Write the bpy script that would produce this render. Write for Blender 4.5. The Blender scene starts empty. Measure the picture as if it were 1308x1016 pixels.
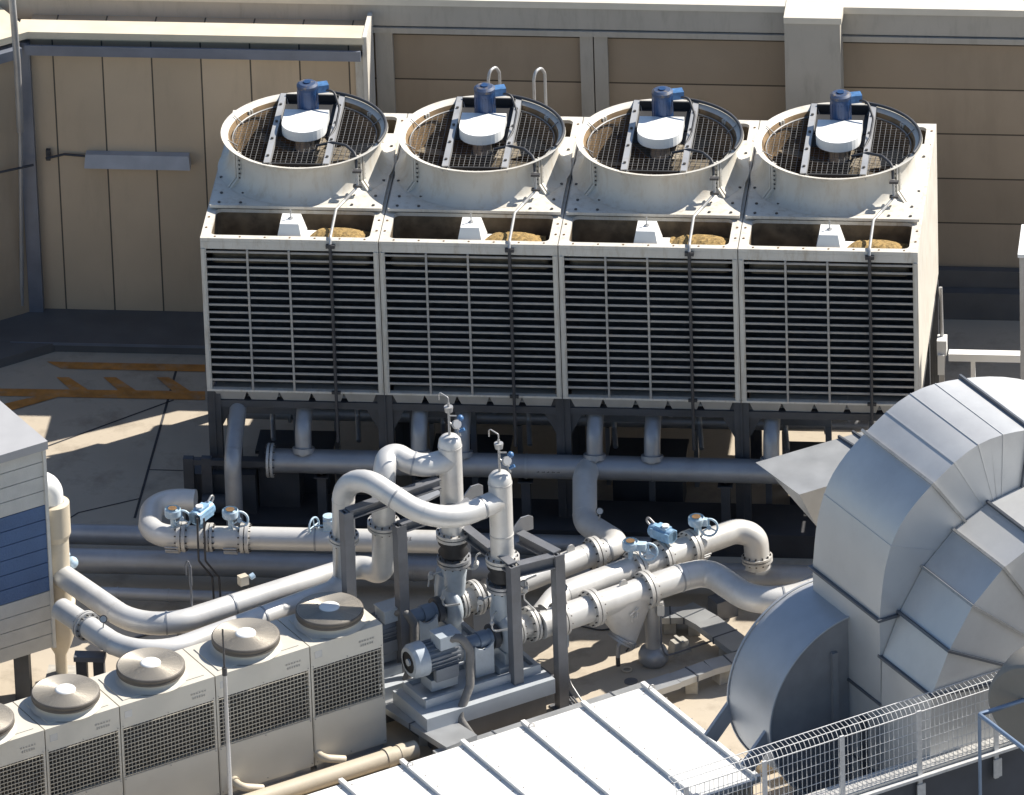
import bpy, bmesh, math, random
from mathutils import Vector, Matrix
from math import sin, cos, tan, pi, radians, sqrt, atan2, acos
random.seed(7)
S = bpy.context.scene
COL = S.collection
V = Vector
# ------------------------------------------------------------------ camera
CP = [19.893409642382128, -137.64391978346328, 73.24791043033962, 0.4993583104379701, -0.11409014485431271, -0.032855240628866134, 15049.993714405568]
_cy, _sy = cos(CP[4]), sin(CP[4]); _cp, _sp = cos(CP[3]), sin(CP[3])
CL = V(CP[:3]); FWD = V((_sy*_cp, _cy*_cp, -_sp)); RT = V((_cy, -_sy, 0)); UP = RT.cross(FWD)
CR = RT*cos(CP[5]) + UP*sin(CP[5]); CU = UP*cos(CP[5]) - RT*sin(CP[5]); FPX = CP[6]
def G(px, py, val, ax=2):
    d = FWD + CR*((px-654)/FPX) - CU*((py-508)/FPX)
    return CL + d*((val-CL[ax])/d[ax])
def on_plane(px, py, P0, n):
    d = FWD + CR*((px-654)/FPX) - CU*((py-508)/FPX)
    return CL + d*((P0-CL).dot(n)/d.dot(n))
cam = bpy.data.cameras.new("camera"); cam.sensor_width = 36; cam.lens = FPX/1308*36
cam.clip_start = 10; cam.clip_end = 2000
co = bpy.data.objects.new("camera", cam); COL.objects.link(co)
co.matrix_world = Matrix(((CR.x, CU.x, -FWD.x, CL.x), (CR.y, CU.y, -FWD.y, CL.y), (CR.z, CU.z, -FWD.z, CL.z), (0, 0, 0, 1)))
S.camera = co
FZ = -4.5
AG = radians(36); U = V((cos(AG), sin(AG), 0)); W = V((-sin(AG), cos(AG), 0)); Z = V((0, 0, 1)); X = V((1, 0, 0)); Y = V((0, 1, 0))
# ------------------------------------------------------------------ light
TX, TY = 0.86, 0.60
sd = V((TX, TY, 1)).normalized()
w = bpy.data.worlds.new("World"); S.world = w; w.use_nodes = True
nt = w.node_tree; bg = nt.nodes['Background']; sky = nt.nodes.new('ShaderNodeTexSky'); sky.sky_type = 'NISHITA'
sky.sun_disc = False; sky.sun_elevation = math.asin(sd.z); sky.sun_rotation = atan2(sd.x, sd.y); sky.air_density = 1.0; sky.dust_density = .6; sky.ozone_density = 1.8
nt.links.new(sky.outputs[0], bg.inputs[0]); bg.inputs[1].default_value = 0.072
sl = bpy.data.lights.new("sun", 'SUN'); sl.energy = 4.6; sl.angle = radians(0.5); sl.color = (1, .94, .84)
so = bpy.data.objects.new("sun", sl); COL.objects.link(so); so.location = (20, 20, 30)
so.rotation_euler = (-sd).to_track_quat('-Z', 'Y').to_euler()
S.view_settings.view_transform = 'Standard'; S.view_settings.look = 'None'; S.view_settings.exposure = 0.85
S.view_settings.gamma = 1
# ------------------------------------------------------------------ materials
def mat(name, col, rough=.6, metal=0, var=.12, scale=3, dirt=None, dirt_amt=.3, dscale=1.2, bump=0, bscale=30, streak=False, spec=None):
    m = bpy.data.materials.new(name); m.use_nodes = True; t = m.node_tree; b = t.nodes['Principled BSDF']
    N = t.nodes.new; L = t.links.new
    tc = N('ShaderNodeTexCoord'); oi = N('ShaderNodeObjectInfo'); va = N('ShaderNodeVectorMath'); va.operation = 'MULTIPLY_ADD'
    L(oi.outputs['Random'], va.inputs[0]); va.inputs[1].default_value = (37, 53, 71); L(tc.outputs['Object'], va.inputs[2]); src = va.outputs[0]
    if streak:
        mp = N('ShaderNodeMapping'); mp.inputs['Scale'].default_value = (4, 4, .9); L(src, mp.inputs[0]); ssrc = mp.outputs[0]
    else: ssrc = src
    n = N('ShaderNodeTexNoise'); n.inputs['Scale'].default_value = scale; n.inputs['Detail'].default_value = 5; L(src, n.inputs[0])
    r = N('ShaderNodeMapRange'); r.inputs[1].default_value = .3; r.inputs[2].default_value = .7; r.inputs[3].default_value = 1-var; r.inputs[4].default_value = 1+var
    L(n.outputs[0], r.inputs[0])
    mx = N('ShaderNodeMix'); mx.data_type = 'RGBA'; mx.blend_type = 'MULTIPLY'; mx.inputs[0].default_value = 1; mx.inputs[6].default_value = (*col, 1)
    L(r.outputs[0], mx.inputs[7]); out = mx.outputs[2]
    if dirt:
        n2 = N('ShaderNodeTexNoise'); n2.inputs['Scale'].default_value = dscale; n2.inputs['Detail'].default_value = 8; n2.inputs['Roughness'].default_value = .7; L(ssrc, n2.inputs[0])
        r2 = N('ShaderNodeMapRange'); r2.inputs[1].default_value = .5; r2.inputs[2].default_value = .75; r2.inputs[3].default_value = 0; r2.inputs[4].default_value = dirt_amt; L(n2.outputs[0], r2.inputs[0])
        m2 = N('ShaderNodeMix'); m2.data_type = 'RGBA'; L(r2.outputs[0], m2.inputs[0]); L(out, m2.inputs[6]); m2.inputs[7].default_value = (*dirt, 1); out = m2.outputs[2]
    L(out, b.inputs['Base Color']); b.inputs['Metallic'].default_value = metal
    r3 = N('ShaderNodeMapRange'); r3.inputs[3].default_value = max(.05, rough-.1); r3.inputs[4].default_value = min(1, rough+.1); L(n.outputs[0], r3.inputs[0]); L(r3.outputs[0], b.inputs['Roughness'])
    if bump:
        n3 = N('ShaderNodeTexNoise'); n3.inputs['Scale'].default_value = bscale; n3.inputs['Detail'].default_value = 4; L(src, n3.inputs[0])
        bp = N('ShaderNodeBump'); bp.inputs['Strength'].default_value = bump; bp.inputs['Distance'].default_value = .01; L(n3.outputs[0], bp.inputs['Height']); L(bp.outputs[0], b.inputs['Normal'])
    return m
M = {}
def mk(k, *a, **kw): M[k] = mat(k, *a, **kw)
mk('frp_white', (.62, .59, .53), .5, var=.06, dirt=(.34, .25, .14), dirt_amt=.55, dscale=2.6, streak=True)
mk('frp_stack', (.58, .555, .50), .5, var=.05, dirt=(.36, .25, .13), dirt_amt=.5, dscale=1.7, streak=True)
mk('stack_inner', (.24, .16, .085), .8, var=.35, dirt=(.03, .025, .02), dirt_amt=1.3, dscale=3.5)
mk('cover_white', (.8, .8, .78), .35, var=.03)
mk('louver', (.26, .255, .245), .5, var=.1, dirt=(.3, .22, .14), dirt_amt=.3, dscale=5)
mk('black', (.02, .02, .022), .7)
mk('fill', (.05, .048, .046), .7, var=.5, scale=9)
mk('trough', (.16, .12, .075), .8, var=.4, scale=5, dirt=(.04, .03, .02), dirt_amt=.9, dscale=3)
mk('ochre', (.30, .20, .075), .95, var=.45, scale=25, dirt=(.1, .06, .02), dirt_amt=.8, dscale=14, bump=1, bscale=60)
mk('steel_light', (.42, .42, .42), .45, .4, var=.12, dirt=(.2, .14, .1), dirt_amt=.4, dscale=6)
mk('wire', (.22, .22, .22), .5, .4)
mk('motor_blue', (.015, .05, .14), .35, var=.15, scale=8)
mk('box_blue', (.07, .17, .35), .35, var=.3, scale=14)
mk('valve_blue', (.42, .56, .68), .4, var=.12, scale=12, dirt=(.75, .78, .8), dirt_amt=1.1, dscale=12)
mk('rust', (.15, .085, .035), .9, var=.3, scale=20)
mk('rim_edge', (.16, .14, .12), .6)
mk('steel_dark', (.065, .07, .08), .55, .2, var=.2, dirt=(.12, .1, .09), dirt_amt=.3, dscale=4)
mk('steel_frame', (.155, .16, .175), .5, .2, var=.15, dirt=(.1, .09, .08), dirt_amt=.4, dscale=4, bump=.2, bscale=40)
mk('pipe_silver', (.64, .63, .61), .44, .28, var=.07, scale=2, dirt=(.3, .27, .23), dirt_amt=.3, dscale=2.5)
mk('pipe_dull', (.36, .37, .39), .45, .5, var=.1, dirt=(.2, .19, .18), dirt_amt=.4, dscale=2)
mk('flange_white', (.56, .55, .53), .5, .3, var=.15, scale=9, dirt=(.2, .16, .12), dirt_amt=.5, dscale=9)
mk('bolt', (.09, .085, .08), .6, .5)
mk('rubber', (.022, .022, .024), .6)
mk('pump_grey', (.42, .47, .52), .4, .1, var=.1, scale=6, dirt=(.15, .14, .14), dirt_amt=.4, dscale=6)
mk('duct', (.58, .58, .575), .44, .4, var=.06, scale=1.2, bump=.8, bscale=1.6, dirt=(.34, .33, .34), dirt_amt=.3, dscale=.9)
mk('duct_rib', (.13, .14, .16), .5, .5)
mk('seam', (.42, .41, .39), .5, .4, dirt=(.2, .18, .15), dirt_amt=.6, dscale=14)
mk('label_mid', (.30, .29, .28), .6)
mk('fan_side', (.28, .285, .30), .5, .3)
mk('fan_house', (.44, .46, .49), .45, .3, var=.06, dirt=(.3, .28, .26), dirt_amt=.2)
mk('ac_cream', (.58, .55, .48), .45, var=.03, dirt=(.4, .37, .32), dirt_amt=.2, dscale=2)
mk('ac_ring', (.12, .105, .09), .55, .1, var=.12, scale=8)
mk('ac_guard', (.46, .42, .36), .42, .35, var=.05)
mk('grille', (.45, .42, .36), .5, .2)
mk('pvc', (.56, .49, .38), .5, var=.08, dirt=(.36, .28, .18), dirt_amt=.4, dscale=3)
mk('roof_white', (.76, .76, .745), .5, var=.03, scale=1.5, dirt=(.5, .48, .43), dirt_amt=.45, dscale=1.6, streak=False)
mk('tray', (.42, .43, .44), .42, .5, var=.08, dirt=(.28, .27, .26), dirt_amt=.3)
mk('concrete_block', (.4, .38, .34), .9, var=.2, scale=8, bump=.4)
mk('fence_white', (.62, .62, .62), .45, .2, var=.1, scale=20)
mk('rail_blue', (.24, .31, .42), .4, .3)
mk('coping', (.66, .58, .44), .55, var=.06, dirt=(.42, .34, .24), dirt_amt=.3, dscale=2.5)
mk('coping_grey', (.64, .59, .50), .55, var=.05)
mk('wall_grey', (.43, .40, .35), .7, var=.06, scale=1.5, dirt=(.26, .24, .2), dirt_amt=.5, dscale=1.5, streak=True)
mk('gutter', (.20, .22, .27), .45, .4)
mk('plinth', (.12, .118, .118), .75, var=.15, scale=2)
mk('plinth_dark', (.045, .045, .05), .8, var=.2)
mk('hose', (.16, .155, .15), .55, bump=1, bscale=20)
mk('cable_dark', (.05, .05, .055), .5)
mk('siding_white', (.58, .57, .53), .8, var=.06, scale=6, bump=.3, bscale=60)
mk('siding_blue', (.09, .15, .28), .8, var=.1, scale=3, bump=1, bscale=35)
mk('shed_roof', (.36, .36, .37), .6, var=.05)
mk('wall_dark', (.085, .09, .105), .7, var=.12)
mk('label_dark', (.1, .1, .1), .7)
mk('cowl', (.24, .225, .20), .6, var=.05)
mk('louver_lip', (.38, .365, .34), .5, var=.12, scale=4, dirt=(.45, .33, .2), dirt_amt=.35, dscale=4)

def panel_mat(name, col, axis, x0, pitch, dark, second=None):
    """panels of painted sheet with narrow joints every `pitch` metres along the object axis"""
    m = mat(name, col, .7, var=.07, scale=.9, dirt=tuple(c*.72 for c in col), dirt_amt=.5, dscale=.45, streak=True)
    t = m.node_tree; N = t.nodes.new; L = t.links.new; b = t.nodes['Principled BSDF']
    tc = N('ShaderNodeTexCoord'); sp = N('ShaderNodeSeparateXYZ'); L(tc.outputs['Object'], sp.inputs[0])
    def math_(op, a, v=None):
        n = N('ShaderNodeMath'); n.operation = op
        if hasattr(a, 'is_output') or not isinstance(a, (int, float)): L(a, n.inputs[0])
        else: n.inputs[0].default_value = a
        if v is not None: n.inputs[1].default_value = v
        return n.outputs[0]
    a = math_('SUBTRACT', sp.outputs[axis], x0); a = math_('DIVIDE', a, pitch)
    fl = math_('FLOOR', a); fr = math_('FRACT', a); d = math_('SUBTRACT', fr, .5); d = math_('ABSOLUTE', d); d = math_('GREATER_THAN', d, .5-.011/pitch)
    wn = N('ShaderNodeTexWhiteNoise'); wn.noise_dimensions = '1D'; L(fl, wn.inputs['W'])
    r = N('ShaderNodeMapRange'); r.inputs[3].default_value = .9; r.inputs[4].default_value = 1.07; L(wn.outputs[0], r.inputs[0])
    cur = b.inputs['Base Color'].links[0].from_socket
    mm = N('ShaderNodeMix'); mm.data_type = 'RGBA'; mm.blend_type = 'MULTIPLY'; mm.inputs[0].default_value = 1; L(cur, mm.inputs[6]); L(r.outputs[0], mm.inputs[7])
    m2 = N('ShaderNodeMix'); m2.data_type = 'RGBA'; L(d, m2.inputs[0]); L(mm.outputs[2], m2.inputs[6]); m2.inputs[7].default_value = (*dark, 1)
    L(m2.outputs[2], b.inputs['Base Color']); M[name] = m; return m

# ------------------------------------------------------------------ mesh helper
LOC = {}
class MB:
    def __init__(s): s.bm = bmesh.new(); s.mi = 0
    def face(s, vs, smooth=False):
        f = s.bm.faces.new(vs); f.material_index = s.mi; f.smooth = smooth; return f
    def poly(s, pts): return s.face([s.bm.verts.new(p) for p in pts])
    def hexa(s, p):
        v = [s.bm.verts.new(q) for q in p]
        for i in ((3, 2, 1, 0), (4, 5, 6, 7), (0, 1, 5, 4), (1, 2, 6, 5), (2, 3, 7, 6), (3, 0, 4, 7)): s.face([v[j] for j in i])
        return s
    def box(s, a, b):
        (x0, y0, z0), (x1, y1, z1) = a, b
        return s.hexa([(x0, y0, z0), (x1, y0, z0), (x1, y1, z0), (x0, y1, z0), (x0, y0, z1), (x1, y0, z1), (x1, y1, z1), (x0, y1, z1)])
    def obox(s, o, a, b, c):
        o = V(o); a = V(a); b = V(b); c = V(c)
        if a.cross(b).dot(c) < 0: o = o+a; a = -a
        return s.hexa([o, o+a, o+a+b, o+b, o+c, o+a+c, o+a+b+c, o+b+c])
    def beam(s, p, q, w, h, up=Z):
        """box beam from p to q, width w sideways, height h, top centre line through p,q"""
        p = V(p); q = V(q); d = q-p; side = d.cross(up).normalized()*w; u2 = side.cross(d).normalized()*h
        return s.obox(p-side/2-u2, d, side, u2)
    def ring(s, c, ax, r, n, ref=None):
        ax = ax.normalized(); a = ref or (Z if abs(ax.z) < .9 else X); e1 = (a-ax*a.dot(ax)).normalized(); e2 = ax.cross(e1)
        return [c+e1*(r*cos(2*pi*i/n))+e2*(r*sin(2*pi*i/n)) for i in range(n)]
    def loft(s, rings, smooth=True, closed=True):
        vs = [[s.bm.verts.new(p) for p in r] for r in rings]
        for a, b in zip(vs, vs[1:]):
            n = len(a)
            for i in range(n if closed else n-1): s.face([a[i], a[(i+1) % n], b[(i+1) % n], b[i]], smooth)
        return vs
    def cyl(s, p, q, r, n=16, r2=None, caps=True, smooth=True):
        p = V(p); q = V(q); r2 = r if r2 is None else r2; ax = q-p
        A = s.ring(p, ax, r, n); B = s.ring(q, ax, r2, n); s.loft([A, B], smooth)
        if caps:
            if r > 1e-4: s.poly(A[::-1])
            if r2 > 1e-4: s.poly(B)
        return s
    def lathe(s, c, ax, prof, n=40, smooth=True, sharp=True):
        """prof: list of (r, h) along ax; every segment gets own verts so edges stay crisp when sharp"""
        c = V(c); ax = V(ax).normalized()
        rs = [s.ring(c+ax*h, ax, max(r, 1e-5), n) for r, h in prof]
        if sharp:
            for a, b in zip(rs, rs[1:]): s.loft([a, b], smooth)
        else: s.loft(rs, smooth)
        return s
    def tube(s, pts, r, n=14, fil=0, caps=True, seg=8):
        P = [V(p) for p in pts]
        if fil and len(P) > 2:
            o = [P[0]]
            for i in range(1, len(P)-1):
                d1 = (P[i]-P[i-1]); d2 = (P[i+1]-P[i]); l1, l2 = d1.length, d2.length; d1.normalize(); d2.normalize()
                th = acos(max(-1, min(1, d1.dot(d2))))
                if th < .02: o.append(P[i]); continue
                f = fil[i-1] if isinstance(fil, (list, tuple)) else fil
                t = min(f*tan(th/2), .48*l1 if i > 1 else .96*l1, .48*l2 if i < len(P)-2 else .96*l2); R = t/tan(th/2)
                n1 = (d2-d1*d2.dot(d1)).normalized(); c = P[i]-d1*t+n1*R
                for k in range(seg+1):
                    a = th*k/seg; o.append(c-n1*R*cos(a)+d1*R*sin(a))
            o.append(P[-1]); P = o
        rings = []; ref = None; prev = None
        for i, p in enumerate(P):
            d = (P[min(i+1, len(P)-1)]-P[max(i-1, 0)]).normalized()
            if ref is None: ref = (Z if abs(d.z) < .9 else X)
            e1 = (ref-d*ref.dot(d)).normalized(); ref = e1; e2 = d.cross(e1)
            rings.append([p+e1*(r*cos(2*pi*k/n))+e2*(r*sin(2*pi*k/n)) for k in range(n)])
        s.loft(rings)
        if caps: s.poly(rings[0][::-1]); s.poly(rings[-1])
        s.last = P; return s
    def prism(s, pts, ext):
        ext = V(ext); a = [V(p) for p in pts]; b = [p+ext for p in a]
        nrm = V((0, 0, 0))
        for i in range(len(a)): nrm += a[i].cross(a[(i+1) % len(a)])
        if nrm.dot(ext) > 0: a, b = a[::-1], b[::-1]
        s.poly(a); s.poly(b[::-1])
        va = [s.bm.verts.new(p) for p in a]; vb = [s.bm.verts.new(p) for p in b]; n = len(a)
        for i in range(n): s.face([va[(i+1) % n], va[i], vb[i], vb[(i+1) % n]])
        return s
    def plate(s, outer, holes, z0, z1):
        """flat plate with holes (lists of xy)"""
        for z, flip in ((z1, False), (z0, True)):
            es = []
            for loop in [outer]+holes:
                vs = [s.bm.verts.new((x, y, z)) for x, y in loop]
                es += [s.bm.edges.new((vs[i], vs[(i+1) % len(vs)])) for i in range(len(vs))]
            r = bmesh.ops.triangle_fill(s.bm, edges=es, use_beauty=True, normal=(0, 0, -1 if flip else 1))
            for g in r['geom']:
                if isinstance(g, bmesh.types.BMFace): g.material_index = s.mi
        for loop in [outer]+holes:
            a = [(x, y, z0) for x, y in loop]; b = [(x, y, z1) for x, y in loop]; s.loft([a, b], False)
        return s
    def sphere(s, c, r, n=14, sc=(1, 1, 1), z0=-1):
        rings = []
        for i in range(n//2+1):
            a = -pi/2+pi*i/(n//2)
            if sin(a) < z0-.001: continue
            rings.append([V(c)+V((r*sc[0]*max(cos(a), 1e-4)*cos(2*pi*k/n), r*sc[1]*max(cos(a), 1e-4)*sin(2*pi*k/n), r*sc[2]*sin(a))) for k in range(n)])
        s.loft(rings); return s
    def build(s, name, mats, parent=None):
        if parent is not None:
            o = LOC.get(parent.name, V((0, 0, 0)))
            for v in s.bm.verts: v.co -= o
        me = bpy.data.meshes.new(name); s.bm.to_mesh(me); s.bm.free()
        for m in (mats if isinstance(mats, (list, tuple)) else [mats]): me.materials.append(M[m])
        ob = bpy.data.objects.new(name, me); COL.objects.link(ob)
        if parent is not None: ob.parent = parent; LOC[ob.name] = LOC.get(parent.name, V((0, 0, 0)))
        return ob
def rrect(x0, y0, x1, y1, r, n=5):
    o = []
    for cx, cy, a0 in ((x1-r, y1-r, 0), (x0+r, y1-r, 90), (x0+r, y0+r, 180), (x1-r, y0+r, 270)):
        for k in range(n+1):
            a = radians(a0+90*k/n); o.append((cx+r*cos(a), cy+r*sin(a)))
    return o
def tag(o, label=None, cat=None, group=None, kind=None):
    if label: o['label'] = label
    if cat: o['category'] = cat
    if group: o['group'] = group
    if kind: o['kind'] = kind
    return o
def thing(name, label, cat, loc, group=None):
    o = bpy.data.objects.new(name, None); COL.objects.link(o); o.location = loc; o.empty_display_size = .2
    LOC[o.name] = V(loc); return tag(o, label, cat, group)
def recenter(ob):
    """move a top-level mesh's origin to the bottom of its bounding box"""
    vs = ob.data.vertices; xs = [v.co.x for v in vs]; ys = [v.co.y for v in vs]; zs = [v.co.z for v in vs]
    c = V(((min(xs)+max(xs))/2, (min(ys)+max(ys))/2, min(zs)))
    for v in vs: v.co -= c
    ob.location = c; return ob
def single(mb, name, mats, label, cat, group=None): return tag(recenter(mb.build(name, mats)), label, cat, group)
def copy_tree(o, parent=None):
    c = o.copy(); COL.objects.link(c); c.parent = parent
    for ch in list(o.children): copy_tree(ch, c)
    return c
def struct(mb, name, mats): return tag(mb.build(name, mats), kind='structure')

def flange(mb, c, ax, r, t=.04, bolts=12, r_pipe=None, gap=.015, proud=.035):
    """a pair of bolted flange rings; material slot 0 = ring, 1 = bolts"""
    c = V(c); ax = V(ax).normalized()
    for s_ in (-1, 1):
        a = c+ax*(s_*gap/2); b = a+ax*(s_*t)
        mb.mi = 0; mb.cyl(a, b, r, 28)
    mb.mi = 1
    rb = r-.028
    for p in mb.ring(c, ax, rb, bolts): mb.cyl(p-ax*(t+proud), p+ax*(t+proud), .011, 6)
    mb.mi = 0
# ================================================================== SETTING
# roof deck floor, cut along the fence line
PFZ = -4.3
while G(1176, 978, PFZ).dot(W) > -13.3: PFZ += .02
PF = G(1176, 978, PFZ)             # point on the fence line
def deck_poly(): 
    a = PF-U*45; b = PF+U*45
    return [(a.x, a.y, FZ), (b.x, b.y, FZ), (b.x, 12+40, FZ), (a.x, 52, FZ)]
floor_m = mat('floor', (.45, .39, .31), .85, var=.07, scale=1.3, dirt=(.20, .165, .125), dirt_amt=.75, dscale=1.3, bump=.15, bscale=60); M['floor'] = floor_m
mb = MB(); q = deck_poly(); mb.poly(q); struct(mb, 'roof_deck', 'floor')
mb = MB(); mb.poly([(-400, -400, -9), (400, -400, -9), (400, 400, -9), (-400, 400, -9)]); struct(mb, 'ground', 'concrete_block')
mk('terrace', (.13, .12, .11), .9, var=.3, scale=2)
mb = MB(); a = PF-U*45-W*14; mb.obox((a.x, a.y, -6.6), U*90, W*14.2, (0, 0, -.2)); struct(mb, 'lower_terrace', 'terrace')
# joints cut in the deck
def strip(mb, px0, py0, px1, py1, wd, z=FZ+.004):
    a = G(px0, py0, z); b = G(px1, py1, z); d = (b-a); n = V((-d.y, d.x, 0)).normalized()*wd/2
    mb.poly([a-n, b-n, b+n, a+n])
mb = MB()
strip(mb, 226, 470, 172, 662, .035); strip(mb, 50, 574, 222, 511, .03); strip(mb, 100, 655, 178, 637, .025)
strip(mb, 190, 600, 262, 602, .02); strip(mb, 80, 668, 100, 655, .025)
tag(mb.build('deck_joint', 'plinth_dark'), kind='structure')
mk('orange', (.50, .22, .05), .8, var=.25, scale=6, dirt=(.36, .30, .23), dirt_amt=.7, dscale=5)
mb = MB(); zo = FZ+.008
def qd(pts): mb.poly([G(x, y, zo) for x, y in pts][::-1])
qd([(60, 462), (262, 466), (262, 475), (78, 471)])
qd([(-40, 496), (262, 500), (262, 511), (-40, 505)])
for x in (72, 132, 200): zo += .001; qd([(x, 482), (x+16, 482), (x+48, 503), (x+24, 503)])
zo += .001; qd([(-20, 522), (60, 503), (75, 507), (5, 527)])
bmesh.ops.recalc_face_normals(mb.bm, faces=mb.bm.faces)
tag(mb.build('floor_marking', 'orange'), kind='structure')

# ---------------- walls
YL = 6.0; YR = YL+.7
def zy(px, py, y): return G(px, py, y, 1).z
xc = G(42, 200, YL, 1).x; xe = G(466, 100, YL, 1).x
zt = zy(250, 45, YL-.14)
pm0 = G(137, 200, YL, 1).x; pm1 = G(325, 200, YL, 1).x; pitch = (pm1-pm0)/3
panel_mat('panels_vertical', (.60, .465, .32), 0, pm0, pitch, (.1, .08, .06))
r = thing('panel_wall', 'beige metal wall of tall vertical panels at left, carrying a long white light fitting', 'wall', (xc, YL, FZ))
mb = MB(); mb.box((xc, YL, FZ), (xe, YR, zt-.14)); o = mb.build('panel', 'panels_vertical', None)
o.parent = r
for v in o.data.vertices: v.co -= LOC[r.name]
# keep joints aligned: shift material origin by using object coords relative to root
for nd in M['panels_vertical'].node_tree.nodes:
    pass
M['panels_vertical'].node_tree.nodes['Math'].inputs[1].default_value = pm0-xc
mb = MB(); mb.box((xc-.1, YL-.14, zt-.1), (xe+.02, YL+.24, zt)); mb.box((xc-.1, YL-.05, zt-.16), (xe, YL+.02, zt-.1)); mb.build('coping', 'coping', r)
zg = zy(250, 62, YL-.22)
mb = MB(); mb.box((xc, YL-.24, zg-.15), (xe-.02, YL-.2, zg+.0)); mb.box((xc, YL-.2, zg-.15), (xe-.02, YL-.01, zg-.11)); mb.build('gutter', 'gutter', r)
mb = MB(); x = G(455, 100, YL, 1).x
mb.box((x, YL-.05, FZ), (xe, YL-.002, zg-.15)); mb.box((xe, YL-.13, FZ), (xe+.06, YR-.07, zt+.01)); mb.build('end_post', 'frp_white', r)
zp = FZ+.14
mb = MB(); mb.box((xc-.6, YL-1.0, FZ), (xe, YL-.003, zp)); mb.mi = 1; mb.box((xc-.3, YL-1.02, zp-.03), (xe, YL-1.001, zp+.006)); mb.build('plinth', ['plinth', 'gutter'], r)  # lighter strip paints a highlight along the plinth's front edge
# angled wall at far left
A0 = V((xc, YL, 0)); Lw = 9
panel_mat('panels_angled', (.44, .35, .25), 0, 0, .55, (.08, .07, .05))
r = thing('angled_wall', 'beige panel wall turning toward the viewer at the far left edge', 'wall', (xc, YL, FZ))
def along(mb, d0, d1, t0, t1, z0, z1): return mb.obox(A0-U*d1-W*t1+Z*z0, U*(d1-d0), W*(t1-t0), Z*(z1-z0))
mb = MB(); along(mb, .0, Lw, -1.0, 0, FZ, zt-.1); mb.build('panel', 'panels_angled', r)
mb = MB(); along(mb, -.0, Lw, -1.0, .14, zt-.1, zt+.002); mb.build('coping', 'coping', r)
mb = MB(); along(mb, .2, Lw, .03, .24, zg-.15, zg-.003); mb.build('gutter', 'gutter', r)
mb = MB(); along(mb, .1, Lw, .004, 1.0, FZ, zp-.003); mb.build('plinth', 'plinth', r)
mb = MB(); x1 = G(27, 200, YL-.1, 1).x; x2 = G(45, 200, YL-.1, 1).x
mb.box((x1, YL-.12, FZ), (x2, YL-.004, zg-.02)); mb.build('corner_flashing', 'gutter', r)
mb = MB(); a = G(14, -20, YL-.6, 1); b = G(26, 168, YL-.3, 1); mb.tube([a, G(22, 80, YL-.6, 1), b], .05, 12)
mb.tube([b, G(28, 390, YL-.15, 1)], .03, 8)
single(mb, 'drainpipe', 'steel_light', 'grey drainpipe running down the corner at the far left', 'drainpipe')
# high rear wall
ztop = zy(1200, 11.5, YR-.05); zpar = zy(600, 35, YR-.03); zpb = zy(600, 43.5, YR-.03)
xr0 = -12; xr1 = 24
yr_lines = (zy(1200, 114, YR+.1)-zy(1200, 341, YR+.1))/4
panel_mat('panels_horizontal', (.37, .295, .215), 2, 0, yr_lines, (.07, .055, .04))
r = thing('rear_wall', 'tall brown wall of wide horizontal panels between grey pilasters behind the cooling towers', 'wall', (4, YR, FZ))
M['panels_horizontal'].node_tree.nodes['Math'].inputs[1].default_value = zy(1200, 341, YR+.1)-FZ
mb = MB(); mb.box((xr0, YR+.1, FZ), (xr1, YR+.5, zpb+.1)); mb.build('panel', 'panels_horizontal', r)
mb = MB(); mb.box((xr0, YR-.03, zpar), (xr1, YR+.35, ztop-.1)); mb.box((xr0, YR-.06, zpb), (xr1, YR+.3, zpar-.02)); mb.build('parapet', 'wall_grey', r)
mb = MB(); mb.box((xr0, YR-.06, ztop-.1), (xr1, YR+.4, ztop)); mb.build('coping', 'coping_grey', r)
def pil(px0, px1, proj, name='pilaster', top=None):
    a = G(px0, 100, YR-proj, 1).x; b = G(px1, 100, YR-proj, 1).x
    mb = MB(); mb.box((a, YR-proj, FZ), (b, YR+.095, (zpb-.003) if top is None else top)); return mb.build(name, 'wall_grey', r)
pil(481, 503, 0.02); pil(742, 758.4, 0.0); pil(760, 777, 0.0)
p = pil(1003, 1074, .40, top=ztop-.08)
a = G(1001, 27, YR-.42, 1); b = G(1073, 27, YR-.42, 1)
mb = MB(); mb.box((a.x, YR-.43, ztop-.08), (b.x+.02, YR+.41, ztop+.012)); mb.build('cap', 'coping_grey', p)
zb1 = zy(1240, 345, YR); zb2 = zy(1240, 375, YR-.2)
mb = MB(); mb.box((xe+.2, YR-.03, FZ), (xr1, YR+.09, zb1)); mb.box((xe+.2, YR-.2, FZ), (xr1, YR-.035, zb2)); mb.build('plinth', 'plinth', r)
mb = MB()
for k in range(14):
    x = 1+k*1.9; mb.box((x, YR-.04, zb2+.05), (x+.03, YR-.032, zb1-.02))
mb.build('joint', 'plinth_dark', r)
# building mass and roof behind the walls
mb = MB(); mb.box((xr0, YR+.5, FZ), (xr1, YR+14, ztop-.3)); mb.build('roof_slab', 'steel_dark', r)
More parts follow.
